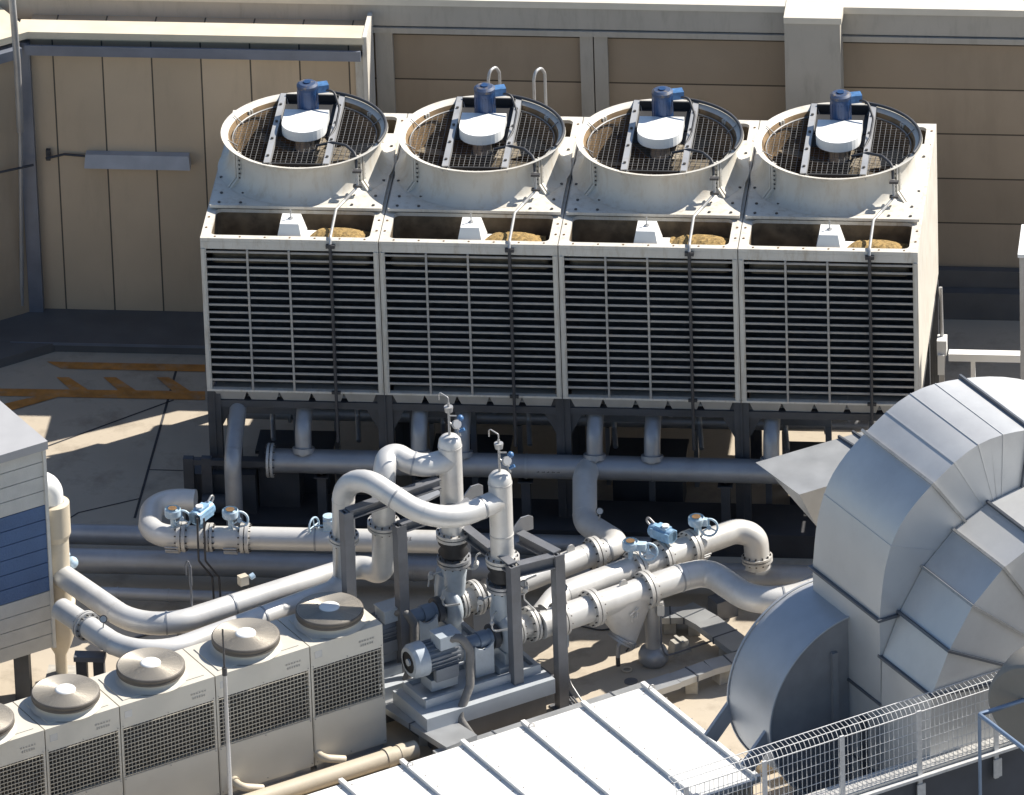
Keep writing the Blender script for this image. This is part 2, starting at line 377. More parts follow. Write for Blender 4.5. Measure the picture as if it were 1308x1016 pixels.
# unseen slabs added behind the towers to shape the sun strip on the floor
for pl, lb in (([(0, 3.78), (9.3, 3.78), (9.3, 5.11), (2.75, 5.11), (2.7, 4.76), (1.4, 4.72), (1.3, 4.40)], 'narrow unseen slab added directly behind the cooling towers to shade the floor'),
               ([(-.06, 4.15), (1.68, 5.17), (8.6, 5.19), (8.6, 5.95), (-.06, 5.95)], 'unseen slab added between the cooling towers and the rear wall to shade the floor')):
    r = thing('sun_blocker', lb, 'sun blocker', (pl[2][0]-2, pl[2][1]-.2, FZ), 'added sun blocking slabs behind the cooling towers')
    mb = MB(); mb.prism([(x, y, -1.58) for x, y in pl], Z*.08); bmesh.ops.recalc_face_normals(mb.bm, faces=mb.bm.faces); mb.build('shade_plate', 'steel_dark', r)
    for x in (3.2, 5.6, 8.0):
        y = (pl[2][1]+(3.8 if pl[2][1] < 5 else 5.1))/2; mb = MB(); mb.box((x, y, FZ), (x+.07, y+.07, -1.582)); mb.build('leg', 'steel_dark', r)
# wall light
r = thing('wall_light', 'long white batten light fitting on the vertical panel wall', 'light fitting', G(175, 217, YL, 1))
a = G(107, 200, YL-.15, 1); b = G(243, 217, YL-.15, 1)
zt_, zb_ = zy(175, 200, YL-.15), zy(175, 216, YL-.15)
mb = MB(); mb.hexa([(a.x, YL-.17, zb_), (b.x, YL-.17, zb_), (b.x, YL-.003, zb_), (a.x, YL-.003, zb_), (a.x+.02, YL-.13, zt_), (b.x-.02, YL-.13, zt_), (b.x-.02, YL-.003, zt_), (a.x+.02, YL-.003, zt_)])
mk('lamp_white', (.42, .43, .46), .4); mb.build('housing', 'lamp_white', r)
mb = MB(); zc = (zt_+zb_)/2+.03
mb.tube([(a.x, YL-.04, zc), (xc+.45, YL-.04, zc+.02), (xc+.2, YL-.14, zc)], .018, 8)
mb.tube([V((xc, YL, zc-.06))-U*.1-W*.2, V((xc, YL, zc-.1))-U*.8-W*.04], .018, 8)
for px in (62,): p = G(px, 203, YL-.04, 1); mb.box((p.x-.03, YL-.07, zc-.07), (p.x+.03, YL-.003, zc+.09))
mb.build('conduit', 'cable_dark', r)

# ================================================================== COOLING TOWERS
CW = 2.4; CD = 3.72; CH = 2.29
def make_cell():
    c = CW/2
    r = thing('cooling_tower', 'x', 'cooling tower', (c, 1.86, FZ), 'cooling towers in one joined row')
    yc = 2.02
    # casing
    mb = MB(); g = .006
    mb.plate([(g, 0), (CW-g, 0), (CW-g, CD), (g, CD)], [rrect(.13, .1, CW-.13, .84, .08), rrect(.13, CD-.75, CW-.13, CD-.1, .08), [(c+.99*cos(2*pi*k/40), yc+.99*sin(2*pi*k/40)) for k in range(40)]], -.05, 0)
    mb.box((g, 0.06, -CH), (.045, CD, -.052)); mb.box((CW-.045, .06, -CH), (CW-g, CD, -.052))
    mb.box((.045, CD-.05, -CH), (CW-.045, CD-.004, -.052))
    mb.box((g, 0, -.16), (CW-g, .045, -.052))                    # head rail
    for x0 in (g, CW-.075): mb.box((x0, -.004, -CH), (x0+.069, .06, -.162)); mb.box((x0+.02, -.016, -CH), (x0+.05, -.005, -.162))
    mb.box((g, -.012, -CH-.03), (CW-g, .07, -CH-.002))           # sill
    mb.mi = 1
    for k in range(7): mb.cyl((.2+k*.335, .05, 0), (.2+k*.335, .05, .006), .014, 8)
    for y in (.3, .6, 3.1, 3.5):
        for x in (.055, CW-.055): mb.cyl((x, y, 0), (x, y, .008), .016, 8)
    mb.build('casing', ['frp_white', 'rust'], r)
    # troughs
    for (y0, y1) in ((.1, .84), (CD-.75, CD-.1)):
        mb = MB(); lp = rrect(.13, y0, CW-.13, y1, .08)
        mb.loft([[(x, y, -.049) for x, y in lp], [(x, y, -.42) for x, y in lp]], False); mb.poly([(x, y, -.42) for x, y in lp])
        t = mb.build('water_basin', 'trough', r)
        if y0 < 1:
            mb = MB(); n = 22
            gr = [[V((1.40+.84*i/n, .115+.5*j/10, -.18)) for i in range(n+1)] for j in range(11)]
            for j in range(11):
                for i in range(n+1):
                    dx = (i/n-.5)*2; dy = (j/10-.35)*1.5; gr[j][i].z += .17*max(0, 1-dx**4-dy**2)+random.uniform(-.012, .012)
            mb.loft(gr, False, False); mb.build('scale_deposit', 'ochre', t)
    # weir box
    mb = MB()
    def fr(x0, x1, y0, y1, z): return [(x0, y0, z), (x1, y0, z), (x1, y1, z), (x0, y1, z)]
    mb.hexa(fr(1.0, 1.37, .12, .62, -.16)+fr(1.06, 1.31, .2, .5, .13)); mb.box((1.30, .13, -.3), (1.5, .6, -.17))
    mb.mi = 1; mb.cyl((1.19, .36, .131), (1.19, .36, .26), .01, 6); mb.cyl((1.19, .36, .131), (1.19, .36, .145), .035, 8)
    mb.build('weir_box', ['cover_white', 'steel_light'], r)
    # louvres
    mb = MB(); n = 18; z0 = -.165; pit = .1143
    for k in range(n):
        z = z0-k*pit-.045
        mb.mi = 0; mb.box((.076, .006, z-.015), (CW-.076, .024, z+.013))
        mb.mi = 1; mb.hexa([(.076, .024, z-.012), (CW-.076, .024, z-.012), (CW-.076, .17, z-.1), (.076, .17, z-.1), (.076, .024, z), (CW-.076, .024, z), (CW-.076, .17, z-.088), (.076, .17, z-.088)])
    mb.mi = 0
    for x in (.63, 1.19, 1.755): mb.box((x-.014, -.012, -CH), (x+.014, .004, -.163))
    lo = mb.build('louvre_screen', ['louver_lip', 'louver'], r)
    mb = MB(); mb.box((.05, .2, -CH), (CW-.05, .25, -.45)); mb.box((.05, .25, -1.0), (CW-.05, CD-.06, -.95)); mb.build('fill', 'fill', r)
    # fan plate
    mb = MB(); mb.plate([(.04, .80), (CW-.04, .80), (CW-.04, 2.98), (.04, 2.98)], [[(c+1.0*cos(2*pi*k/48), yc+1.0*sin(2*pi*k/48)) for k in range(48)]], .035, .075)
    mb.mi = 1
    for x in (.16, .45, CW-.45, CW-.16):
        for y in (.88, 1.15): mb.cyl((x, y, .075), (x, y, .09), .02, 8)
    for y in (1.6, 2.1, 2.6):
        for x in (.1, CW-.1): mb.cyl((x, y, .075), (x, y, .09), .02, 8)
    mb.build('fan_deck', ['frp_white', 'bolt'], r)
    # stack
    C0 = V((c, yc, 0))
    mb = MB()
    mb.lathe(C0, Z, [(1.19, .077), (1.12, .095), (1.065, .15), (1.03, .26), (1.018, .38), (1.03, .48), (1.07, .555), (1.122, .59), (1.128, .603)], 64, sharp=False)
    mb.lathe(C0, Z, [(1.128, .603), (1.11, .60), (1.06, .585), (1.03, .56)], 64, sharp=False)
    mb.mi = 1; mb.lathe(C0, Z, [(1.03, .56), (1.0, .50), (.985, .42), (.98, .3), (.98, -.9)], 64, sharp=False)
    st = mb.build('fan_stack', ['frp_stack', 'stack_inner'], r)
    for a in (-143, -37, 37, 143):
        a = radians(a); d = V((cos(a), sin(a), 0)); tt = V((-sin(a), cos(a), 0))
        mb = MB()
        for s_ in (-1, 1):
            o_ = C0+d*1.0+tt*(s_*.025-.02); mb.obox(o_+Z*.2, d*.075, tt*.028, Z*.36)
            mb.prism([o_+Z*.2, o_+d*.075+Z*.2, o_+d*.2+Z*.077, o_+Z*.077], tt*.028)
        mb.mi = 1
        for k in range(7): p = C0+d*1.05-tt*.02+Z*(.14+.065*k); mb.cyl(p-tt*.035, p+tt*.075, .011, 6)
        mb.build('flange', ['frp_stack', 'bolt'], st)
    mb = MB(); mb.tube([C0+V((1.10*cos(radians(a)), 1.10*sin(radians(a)), .63)) for a in range(-20, 76, 5)], .022, 8); mb.build('rim_cable', 'cable_dark', st)
    # guard
    mb = MB(); zz = .50; R = .98; k = -.945
    while k < .95:
        h = sqrt(R*R-k*k)
        for a, b in (((c+k, yc-h, zz), (c+k, yc+h, zz)), ((c-h, yc+k, zz+.008), (c+h, yc+k, zz+.008))): mb.cyl(a, b, .0034 if a[0] == b[0] else .0024, 4, caps=False)
        k += .07
    mb.lathe(C0, Z, [(.975, .49), (.965, .50), (.965, .51), (.975, .52)], 48)
    for a in (20, 70, 110, 160, 200, 250, 290, 340):
        d = V((cos(radians(a)), sin(radians(a)), 0)); mb.cyl(C0+d*.93+Z*.51, C0+d*1.06+Z*.612, .008, 5)
    mb.build('fan_guard', 'wire', r)
    # fan
    mb = MB(); mb.cyl(C0+Z*.05, C0+Z*.32, .15, 20); mb.mi = 1
    for kk in range(6):
        a = radians(60*kk+17); d = V((cos(a), sin(a), 0)); tt = V((-sin(a), cos(a), 0))
        mb.hexa([C0+d*.14-tt*.09+Z*.12, C0+d*.14+tt*.09+Z*.21, C0+d*.94+tt*.15+Z*.2, C0+d*.94-tt*.15+Z*.13, C0+d*.14-tt*.09+Z*.135, C0+d*.14+tt*.09+Z*.225, C0+d*.94+tt*.15+Z*.215, C0+d*.94-tt*.15+Z*.145])
    fan = mb.build('fan', ['steel_dark', 'blade'], r)
    # eliminator
    mb = MB()
    for kk in range(24): y = yc-.95+kk*.08; mb.box((c-.95, y, -.5), (c+.95, y+.02, -.42))
    for kk in range(9): x = c-.9+kk*.22; mb.box((x, yc-.95, -.4), (x+.02, yc+.95, -.38))
    mb.build('drift_eliminator', 'elim', r)
    # motor beams
    for s_ in (-1, 1):
        mb = MB(); x = c+.40*s_
        mb.mi = 0; mb.box((x-.04, yc-.98, .60), (x+.04, yc+1.04, .615)); mb.box((x-.04, yc-.98, .52), (x-.03, yc+1.04, .599)); mb.box((x+.03, yc-.98, .52), (x+.04, yc+1.04, .599))
        mb.mi = 1
        for kk in range(4): p = (x, yc-.8+kk*.5, .615); mb.cyl(p, V(p)+Z*.02, .02, 6)
        mb.build('beam', ['steel_light', 'bolt'], r)
    for bb in (((c-.36, yc+.34, .50), (c+.36, yc+.95, .53)), ((c-.36, yc+.952, .5), (c+.36, yc+.98, .64)), ((c-.36, yc-.93, .53), (c+.36, yc-.9, .57)), ((c-.36, yc-.05, .52), (c+.36, yc+.3, .53))):
        mb = MB(); mb.box(*bb); mb.build('cross_member', 'black', r)
    # D cover
    mb = MB(); pts = [V((c+.3*cos(radians(a)), yc-.02+.3*sin(radians(a)), .585)) for a in range(180, 361, 12)]+[V((c+.3, yc+.36, .585)), V((c-.3, yc+.36, .585))]
    mb.prism(pts, Z*.14)
    cv = mb.build('belt_cover', 'cover_white', r)
    mb = MB(); mb.cyl((c, yc, .25), (c, yc, .57), .13, 16); mb.cyl((c, yc-.29, .6), (c, yc-.31, .61), .015, 6); mb.build('shaft_housing', 'steel_light', r)
    # motor
    mx, my = c+.0, yc+.48
    mb = MB(); mb.lathe((mx, my, 0), Z, [(.12, .56), (.14, .58), (.14, .99), (.13, 1.03)], 24)
    for kk in range(18):
        a = 2*pi*kk/18; d = V((cos(a), sin(a), 0)); mb.beam(V((mx, my, .6))+d*.145, V((mx, my, .94))+d*.145, .012, .02, up=d)
    mb.box((mx-.16, my-.16, .55), (mx+.16, my+.16, .575))
    mt = mb.build('motor', ['motor_blue'], r)
    mb = MB(); mb.lathe((mx, my, 0), Z, [(.145, 1.01), (.145, 1.045), (.11, 1.07), (0, 1.08)], 24); mb.mi = 1; mb.cyl((mx, my, 1.08), (mx, my, 1.09), .05, 12); mb.build('rain_cap', ['CAP', 'motor_blue'] if False else ['motor_cap', 'motor_blue'], mt)
    mb = MB(); mb.obox((mx+.12, my-.03, .92), (.17, .05, 0), (-.04, .13, 0), (0, 0, .11)); mb.box((mx+.11, my-.02, .93), (mx+.15, my+.06, 1.0)); mb.build('terminal_box', 'box_blue', mt)
    # cables
    mb = MB()
    mb.tube([(mx+.25, my+.02, .95), (mx+.36, my-.02, .97), (c+.45, my-.2, .8), (c+.42, my-.45, .64), (c+.36, my-.7, .6)], .016, 8, fil=.12)
    mb.tube([(c+.2, yc-.35, .55), (c+.42, yc-.38, .62), (c+.62, yc-.5, .64), (c+.77, yc-.7, .62), (c+.79, yc-.8, .4)], .02, 8, fil=.12)
    mb.mi = 1
    xx = c+.555
    mb.tube([(c+.79, yc-.8, .45), (c+.80, yc-.84, .2), (c+.64, .95, .1), (xx, .72, .09), (xx, .02, .04), (xx, -.045, -.05)], .02, 8, fil=.1)
    mb.mi = 0; mb.tube([(xx, -.045, -.03), (xx, -.045, -CH-.75)], .022, 8)
    mb.box((xx-.06, -.05, -.10), (xx+.06, -.0, -.05)); mb.box((xx-.06, -.05, -CH-.02), (xx+.06, -.013, -CH+.02))
    for z in (.2, .42): mb.box((c+.74, yc-.88, z), (c+.86, yc-.82, z+.03))
    mb.build('cable', ['cable_dark', 'steel_light'], r)
    # underside skirts
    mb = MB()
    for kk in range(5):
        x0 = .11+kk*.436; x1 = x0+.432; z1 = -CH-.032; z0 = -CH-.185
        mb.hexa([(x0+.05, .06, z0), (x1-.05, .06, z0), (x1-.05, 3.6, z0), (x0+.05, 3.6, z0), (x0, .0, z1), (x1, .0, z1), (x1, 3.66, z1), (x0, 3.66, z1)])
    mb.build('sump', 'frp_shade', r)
    return r
mk('blade', (.20, .165, .115), .6, var=.2, dirt=(.1, .07, .05), dirt_amt=.6, dscale=3)
mk('elim', (.04, .05, .08), .5)
mk('motor_cap', (.03, .055, .12), .6, dirt=(.22, .17, .11), dirt_amt=1.5, dscale=8)
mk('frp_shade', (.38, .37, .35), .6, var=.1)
cell = make_cell(); cells = [cell]
for i in range(1, 4):
    c2 = copy_tree(cell); c2.location.x += CW*i; cells.append(c2)
    for ch in c2.children:
        if ch.name.startswith('fan.'):
            ang = radians((23, 41, 9)[i-1]); ax_ = V((0, 2.02-1.86, 0)); ch.rotation_euler.z = ang; ch.location = ax_-Matrix.Rotation(ang, 3, 'Z') @ ax_
        for g_ in ch.children:
            if g_.name.startswith('scale_deposit'): g_.location = ((-.06, .05, -.02)[i-1], (.02, 0, .03)[i-1], (-.02, .01, -.03)[i-1])
        if ch.name.startswith('weir_box'): ch.location.x = (.02, -.03, .01)[i-1]
labs = ['leftmost cooling tower of the white row, next to the vertical beige panels', 'second cooling tower from the left, in front of the two curved handrails', 'third cooling tower from the left, between the second and the rightmost', 'rightmost cooling tower of the row, showing its sunlit white side']
for c2, l in zip(cells, labs): c2['label'] = l
# support frame below the towers
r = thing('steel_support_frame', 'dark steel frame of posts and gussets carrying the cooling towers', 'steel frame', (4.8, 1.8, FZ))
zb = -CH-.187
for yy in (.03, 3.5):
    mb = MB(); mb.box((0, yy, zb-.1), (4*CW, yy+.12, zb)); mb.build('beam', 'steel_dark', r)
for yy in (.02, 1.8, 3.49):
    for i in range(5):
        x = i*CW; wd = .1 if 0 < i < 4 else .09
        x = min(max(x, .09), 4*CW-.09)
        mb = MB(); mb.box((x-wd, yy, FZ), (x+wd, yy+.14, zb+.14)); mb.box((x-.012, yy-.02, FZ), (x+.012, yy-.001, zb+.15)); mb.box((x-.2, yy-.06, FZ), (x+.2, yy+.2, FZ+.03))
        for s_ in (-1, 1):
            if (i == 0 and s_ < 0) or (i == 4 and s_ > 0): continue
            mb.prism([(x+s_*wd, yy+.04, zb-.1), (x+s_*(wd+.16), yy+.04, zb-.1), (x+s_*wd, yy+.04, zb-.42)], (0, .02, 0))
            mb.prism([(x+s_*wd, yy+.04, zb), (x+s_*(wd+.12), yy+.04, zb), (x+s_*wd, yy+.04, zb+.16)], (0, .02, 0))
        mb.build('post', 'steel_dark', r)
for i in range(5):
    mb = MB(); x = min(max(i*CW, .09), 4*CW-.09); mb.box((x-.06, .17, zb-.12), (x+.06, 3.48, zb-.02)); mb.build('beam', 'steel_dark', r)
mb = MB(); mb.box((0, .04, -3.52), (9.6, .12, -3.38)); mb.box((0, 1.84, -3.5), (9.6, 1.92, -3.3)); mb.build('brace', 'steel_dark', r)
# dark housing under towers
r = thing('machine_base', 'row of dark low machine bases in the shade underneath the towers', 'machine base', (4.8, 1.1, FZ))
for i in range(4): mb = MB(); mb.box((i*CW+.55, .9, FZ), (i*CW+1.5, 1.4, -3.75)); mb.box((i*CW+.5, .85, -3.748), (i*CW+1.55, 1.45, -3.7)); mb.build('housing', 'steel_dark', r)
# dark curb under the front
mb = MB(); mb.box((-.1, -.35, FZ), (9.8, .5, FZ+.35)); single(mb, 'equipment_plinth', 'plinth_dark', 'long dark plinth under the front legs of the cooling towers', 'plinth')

r = thing('drain_manifold', 'thin dark drain pipes with small valves hanging under the cooling towers', 'pipe', (4.8, .9, FZ))
mb = MB(); mb.tube([(.4, .9, -2.86), (9.3, .9, -2.86)], .06, 12); mb.build('pipe_run', 'pipe_dull', r)
for k in range(8):
    x = .75+k*1.16; mb = MB(); mb.tube([(x, .9, -2.5), (x, .9, -3.25+.1*(k % 2)), (x+.05, .55, -3.35)], .035, 10, fil=.1); mb.cyl((x, .9, -2.68), (x, .9, -2.66), .08, 12); mb.build('drop', 'pipe_dull', r)
    mb = MB(); mb.sphere((x+.22, .5, -2.66), .05, 10); mb.cyl((x+.22, .5, -2.8), (x+.22, .5, -2.52), .025, 8); mb.cyl((x+.22, .42, -2.66), (x+.22, .36, -2.66), .06, 12); mb.build('valve', 'steel_light' if k % 3 == 0 else 'pipe_dull', r)
mb = MB(); mb.tube([(-.1, 1.62, -3.52), (9.4, 1.62, -3.52)], .10, 14)  # added pipe, placed to hide part of the sunlit floor strip
for x in (.9, 2.2, 3.4, 4.6, 5.8, 7.0, 8.2): mb.cyl((x-.02, 1.62, -3.52), (x+.02, 1.62, -3.52), .14, 16); mb.cyl((x+.3, 1.62, -3.52), (x+.3, 1.62, -2.5), .06, 10); mb.box((x+.6, 1.55, FZ), (x+.66, 1.69, -3.62))
single(mb, 'cover_pipe', 'pipe_dull', 'added dull flanged pipe hiding sunlit floor behind the header under the towers', 'pipe')
r = thing('lower_beam', 'dark channel frames standing between the legs of the cooling towers', 'steel frame', (4.8, .5, FZ))
for i in range(4):
    mb = MB(); mb.box((i*CW+.25, .62, -3.0), (i*CW+1.15, .7, -2.88)); mb.build('beam', 'steel_frame', r)
    for dx in (.25, 1.07): mb = MB(); mb.box((i*CW+dx, .62, FZ), (i*CW+dx+.08, .7, -3.002)); mb.build('post', 'steel_frame', r)
# handrails behind
r = thing('ladder', 'pair of curved grey handrails rising behind the second cooling tower', 'ladder', (3.9, 3.85, -1.5))
for px in (624, 682):
    mb = MB(); b = G(px, 112, 3.8, 1); x = b.x
    mb.tube([(x, 3.8, -1.4), (x, 3.8, .50), (x+.02, 3.83, .62), (x+.09, 3.95, .62), (x+.13, 4.02, .50), (x+.13, 4.02, -1.4)], .022, 8, fil=.1); mb.build('handrail', 'steel_light', r)
mb = MB(); xa = G(624, 112, 3.8, 1).x; xb = G(682, 112, 3.8, 1).x
for k in range(5): mb.cyl((xa, 3.8, -1.3+k*.28), (xb, 3.8, -1.3+k*.28), .012, 6)
mb.build('rung', 'steel_light', r)

# right-side small things
r = thing('steel_bracket', 'small sunlit white bracket box at the lower rear corner of the rightmost tower', 'bracket', (9.8, 3.3, FZ))
p = G(1203, 440, 3.0, 1)
mb = MB(); mb.box((p.x-.06, 2.9, p.z-.12), (p.x+.07, 3.1, p.z+.1)); mb.box((p.x-.05, 2.86, p.z-.4), (p.x+.04, 2.9, p.z-.1)); mb.build('box', 'cover_white', r)
mb = MB(); q = G(1202, 365, 3.1, 1); mb.cyl((p.x, 3.05, p.z+.1), (p.x-.01, 3.05, q.z), .025, 8); mb.beam((p.x+.02, 2.95, p.z-.1), (p.x-.04, 2.95, FZ), .07, .07, up=Y); mb.build('strut', 'steel_light', r)
mb = MB(); a = G(1212, 449, 3.0, 1); b = G(1330, 451, 3.0, 1); mb.box((a.x, 2.92, a.z-.11), (b.x, 3.06, a.z)); 
for x in (a.x+.3, b.x-.2): mb.box((x, 2.94, FZ), (x+.06, 3.0, a.z-.112))
single(mb, 'steel_beam', 'cover_white', 'horizontal white beam between the rightmost tower and the shaft', 'beam')
p = G(1302, 324, 0.5, 1)
r = thing('ventilation_shaft', 'tall pale metal shaft with sunlit top at the right edge, beyond the ducts', 'shaft', (p.x+.5, 1.2, FZ))
mb = MB(); mb.box((p.x, .5, FZ), (p.x+1.0, 1.3, p.z-.05)); mb.build('body', 'steel_light', r)
mb = MB(); mb.box((p.x-.02, .47, p.z-.05), (p.x+1.03, 1.33, p.z)); mb.build('cap', 'cover_white', r)

# ================================================================== PIPES
GV = {}
def pipe(name, label, cat, pts, r_, fil=.4, mats='pipe_silver', flanges=(), bands=(), group=None, supports=(), n=22, extra=None):
    mb = MB(); mb.tube(pts, r_, n, fil=fil, seg=10); P = mb.last
    base = V(pts[0]); rt = thing(name, label, cat, (base.x, base.y, FZ), group)
    P = mb.last; acc = 0; nxt = 1.1
    for a_, b_ in zip(P, P[1:]):
        acc += (b_-a_).length
        if acc > nxt: nxt = acc+random.uniform(.9, 1.9); d_ = (b_-a_).normalized(); mb.cyl(b_-d_*.006, b_+d_*.006, r_+.0035, 24, caps=True)
    mb.build('pipe_run', mats, rt)
    def at(px):   # nearest path point to a pixel x (or explicit xyz) with tangent
        if isinstance(px, tuple):
            t0 = V(px)
            best = min(range(len(P)-1), key=lambda i: seg_d(P[i], P[i+1], t0))
            a, b = P[best], P[best+1]; d = b-a; t = max(0, min(1, (t0-a).dot(d)/d.length_squared)); return a+d*t, d.normalized()
    for f in flanges:
        c, d = at(f[0]); mb = MB(); flange(mb, c, d, r_+f[1], t=f[2] if len(f) > 2 else .035); mb.build('flange', ['flange_white', 'bolt'], rt)
    for b_ in bands:
        c, d = at(b_); mb = MB(); mb.cyl(c-d*.012, c+d*.012, r_+.008, 24, caps=True); mb.build('band', 'pipe_dull', rt)
    return rt, P
def seg_d(a, b, p):
    d = b-a; t = max(0, min(1, (p-a).dot(d)/max(d.length_squared, 1e-9))); return (a+d*t-p).length
def T(px, py, z): return tuple(G(px, py, z))
def nearpt(P, px, py):
    """point of path P whose image lies nearest the pixel"""
    def im(p):
        d = p-CL; w_ = d.dot(FWD); return (654+FPX*d.dot(CR)/w_, 508-FPX*d.dot(CU)/w_)
    best = None
    for a, b in zip(P, P[1:]):
        for k in range(11):
            q = a+(b-a)*k/10; x, y = im(q); e = (x-px)**2+(y-py)**2
            if best is None or e < best[0]: best = (e, q, (b-a).normalized())
    return best[1], best[2]

# big header
HZ = -3.30
hy = G(650, 595, HZ).y
hx0 = G(343, 589, HZ).x
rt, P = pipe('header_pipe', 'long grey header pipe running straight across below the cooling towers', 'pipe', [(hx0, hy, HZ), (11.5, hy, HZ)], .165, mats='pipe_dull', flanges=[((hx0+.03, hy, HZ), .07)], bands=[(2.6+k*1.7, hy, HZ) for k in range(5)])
for px in (410, 540, 672, 928):
    a = G(px, 610, HZ-.2); mb = MB(); mb.box((a.x-.06, hy-.06, FZ), (a.x+.06, hy+.06, HZ-.2)); mb.cyl((a.x, hy, HZ-.2), (a.x, hy, HZ-.1), .02, 8); mb.box((a.x-.1, hy-.1, HZ-.215), (a.x+.1, hy+.1, HZ-.2)); mb.build('support', 'steel_dark', rt)
for px, yy in ((381, .55), (530, .45), (585, .6), (756, .45), (830, .6), (983, .5)):
    x = G(px, 560, -2.7).x; mb = MB(); mb.tube([(x, yy, zb+.05), (x, yy, -2.95), (x, hy+.1, HZ+.05)] if False else [(x, yy, zb+.05), (x, hy*.4, -2.85), (x, hy+.0, HZ+.1)], .11, 16, fil=.25); mb.cyl((x, yy-.02, zb+.02), (x, yy-.08, zb-.06), .18, 18); mb.cyl((x, hy, HZ+.13), (x, hy+.02, HZ+.2), .15, 18); mb.build('branch', 'pipe_dull', rt)
# lettering on the header (illegible small characters in the photo)
def glyphs(mb, o, du, dv, n, w_, h_, seed):
    rnd = random.Random(seed)
    for k in range(n):
        b_ = o+du*(k*w_*1.35)
        for j in range(3): mb.obox(b_+dv*(h_*j/2.2), du*w_*rnd.uniform(.6, 1), dv*h_*.14, du.cross(dv)*.002)
        mb.obox(b_+du*w_*rnd.uniform(.1, .7), du*w_*.18, dv*h_, du.cross(dv)*.003)
mb = MB(); a = G(685, 606, HZ); nrm = V((0, -cos(.5), sin(.5))); dv = V((0, sin(.5), cos(.5)))
glyphs(mb, V((a.x, hy, HZ))+V((0, -.9, .1)).normalized()*.170-Z*.02, X, dv, 5, .05, .07, 3); mb.build('lettering', 'label_dark', rt)
# drop pipe at left of header going down
x = G(304, 560, -3).x
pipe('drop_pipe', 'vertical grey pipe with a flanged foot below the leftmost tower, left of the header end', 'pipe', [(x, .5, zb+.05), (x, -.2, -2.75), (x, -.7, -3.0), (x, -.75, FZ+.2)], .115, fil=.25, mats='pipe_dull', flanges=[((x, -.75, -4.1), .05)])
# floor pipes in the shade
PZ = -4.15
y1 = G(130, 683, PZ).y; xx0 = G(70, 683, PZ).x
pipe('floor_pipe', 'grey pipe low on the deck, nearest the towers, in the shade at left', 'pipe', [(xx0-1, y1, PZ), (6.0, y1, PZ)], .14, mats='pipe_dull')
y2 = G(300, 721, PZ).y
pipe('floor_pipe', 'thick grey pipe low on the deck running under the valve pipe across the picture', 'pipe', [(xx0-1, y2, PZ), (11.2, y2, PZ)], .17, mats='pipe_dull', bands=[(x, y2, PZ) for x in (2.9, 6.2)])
y3 = G(200, 762, -4.3).y
pipe('floor_pipe', 'thin bluish pipe low on the deck behind the sensor mast', 'pipe', [T(110, 757, -4.3), T(280, 763, -4.3), T(420, 768, -4.3)], .085, mats='pipe_dull', bands=[T(150, 759, -4.3), T(215, 761, -4.3)])
# valve pipe P3
def mark(root, P, px, py, rad, n, seed, size=.05):
    p, d = nearpt(P, px, py); f = V((0, -.75, .66)); f = (f-d*f.dot(d)).normalized(); up_ = f.cross(d).normalized()
    if up_.z < 0: up_ = -up_
    if d.x < 0: d = -d
    mb = MB(); glyphs(mb, p+f*(rad+.002)-up_*size*.5, d, up_, n, size*.7, size, seed); mb.build('lettering', 'label_dark', root)
VZ = -3.35
rt, P3 = pipe('valve_pipe', 'silver pipe with a U bend at its left end, carrying three blue valves', 'pipe',
     [T(250, 640, VZ), T(195, 637, VZ), T(190, 685, VZ), T(590, 693, VZ)], .155, fil=.36,
     flanges=[(T(232, 687, VZ), .05, .05), (T(268, 687, VZ), .04), (T(313, 688, VZ), .05, .05)], bands=[T(403, 690, VZ)])
mark(rt, P3, 520, 692, .157, 3, 4, .045)
# L1, L2
L1Z, L2Z = -2.78, -2.72
S1Z = -1.15
rt, PL1 = pipe('suction_pipe', 'upper of the two long silver pipes running from the cream stack to the pump frame', 'pipe',
     [T(40, 708, L1Z), T(88, 741, L1Z), T(187, 809, L1Z), T(462, 722, L1Z), T(490, 735, L1Z), T(490, 605, S1Z+.0), T(497, 575, S1Z+.15), T(535, 598, S1Z), tuple(V((*G(582, 774, -3.35).xy, S1Z)))], .155,
     fil=[.5, .75, .3, .35, .3, .3, .4], flanges=[(T(490, 664, -1.95), .06, .04)], bands=[T(296, 774, L1Z), T(213, 803, L1Z), T(528, 594, S1Z)])
S2Z = -1.38; S2T = -.82
rt, PL2 = pipe('suction_pipe', 'lower of the two long silver pipes, passing behind the fans and arching over the frame', 'pipe',
     [T(78, 778, L2Z), T(180, 846, L2Z), T(425, 756, L2Z), T(440, 742, L2Z+.05), T(438, 592, S2T), T(560, 672, S2Z), tuple(V((*G(645, 806, -3.35).xy, S2Z)))], .15,
     fil=[.75, .3, .3, .42, .75], flanges=[(T(440, 695, -2.0), .05, .04), (T(108, 800, L2Z), .05, .03)], bands=[T(113, 802, L2Z), T(337, 790, L2Z), T(510, 640, S2Z+.1), T(620, 652, S2Z)])
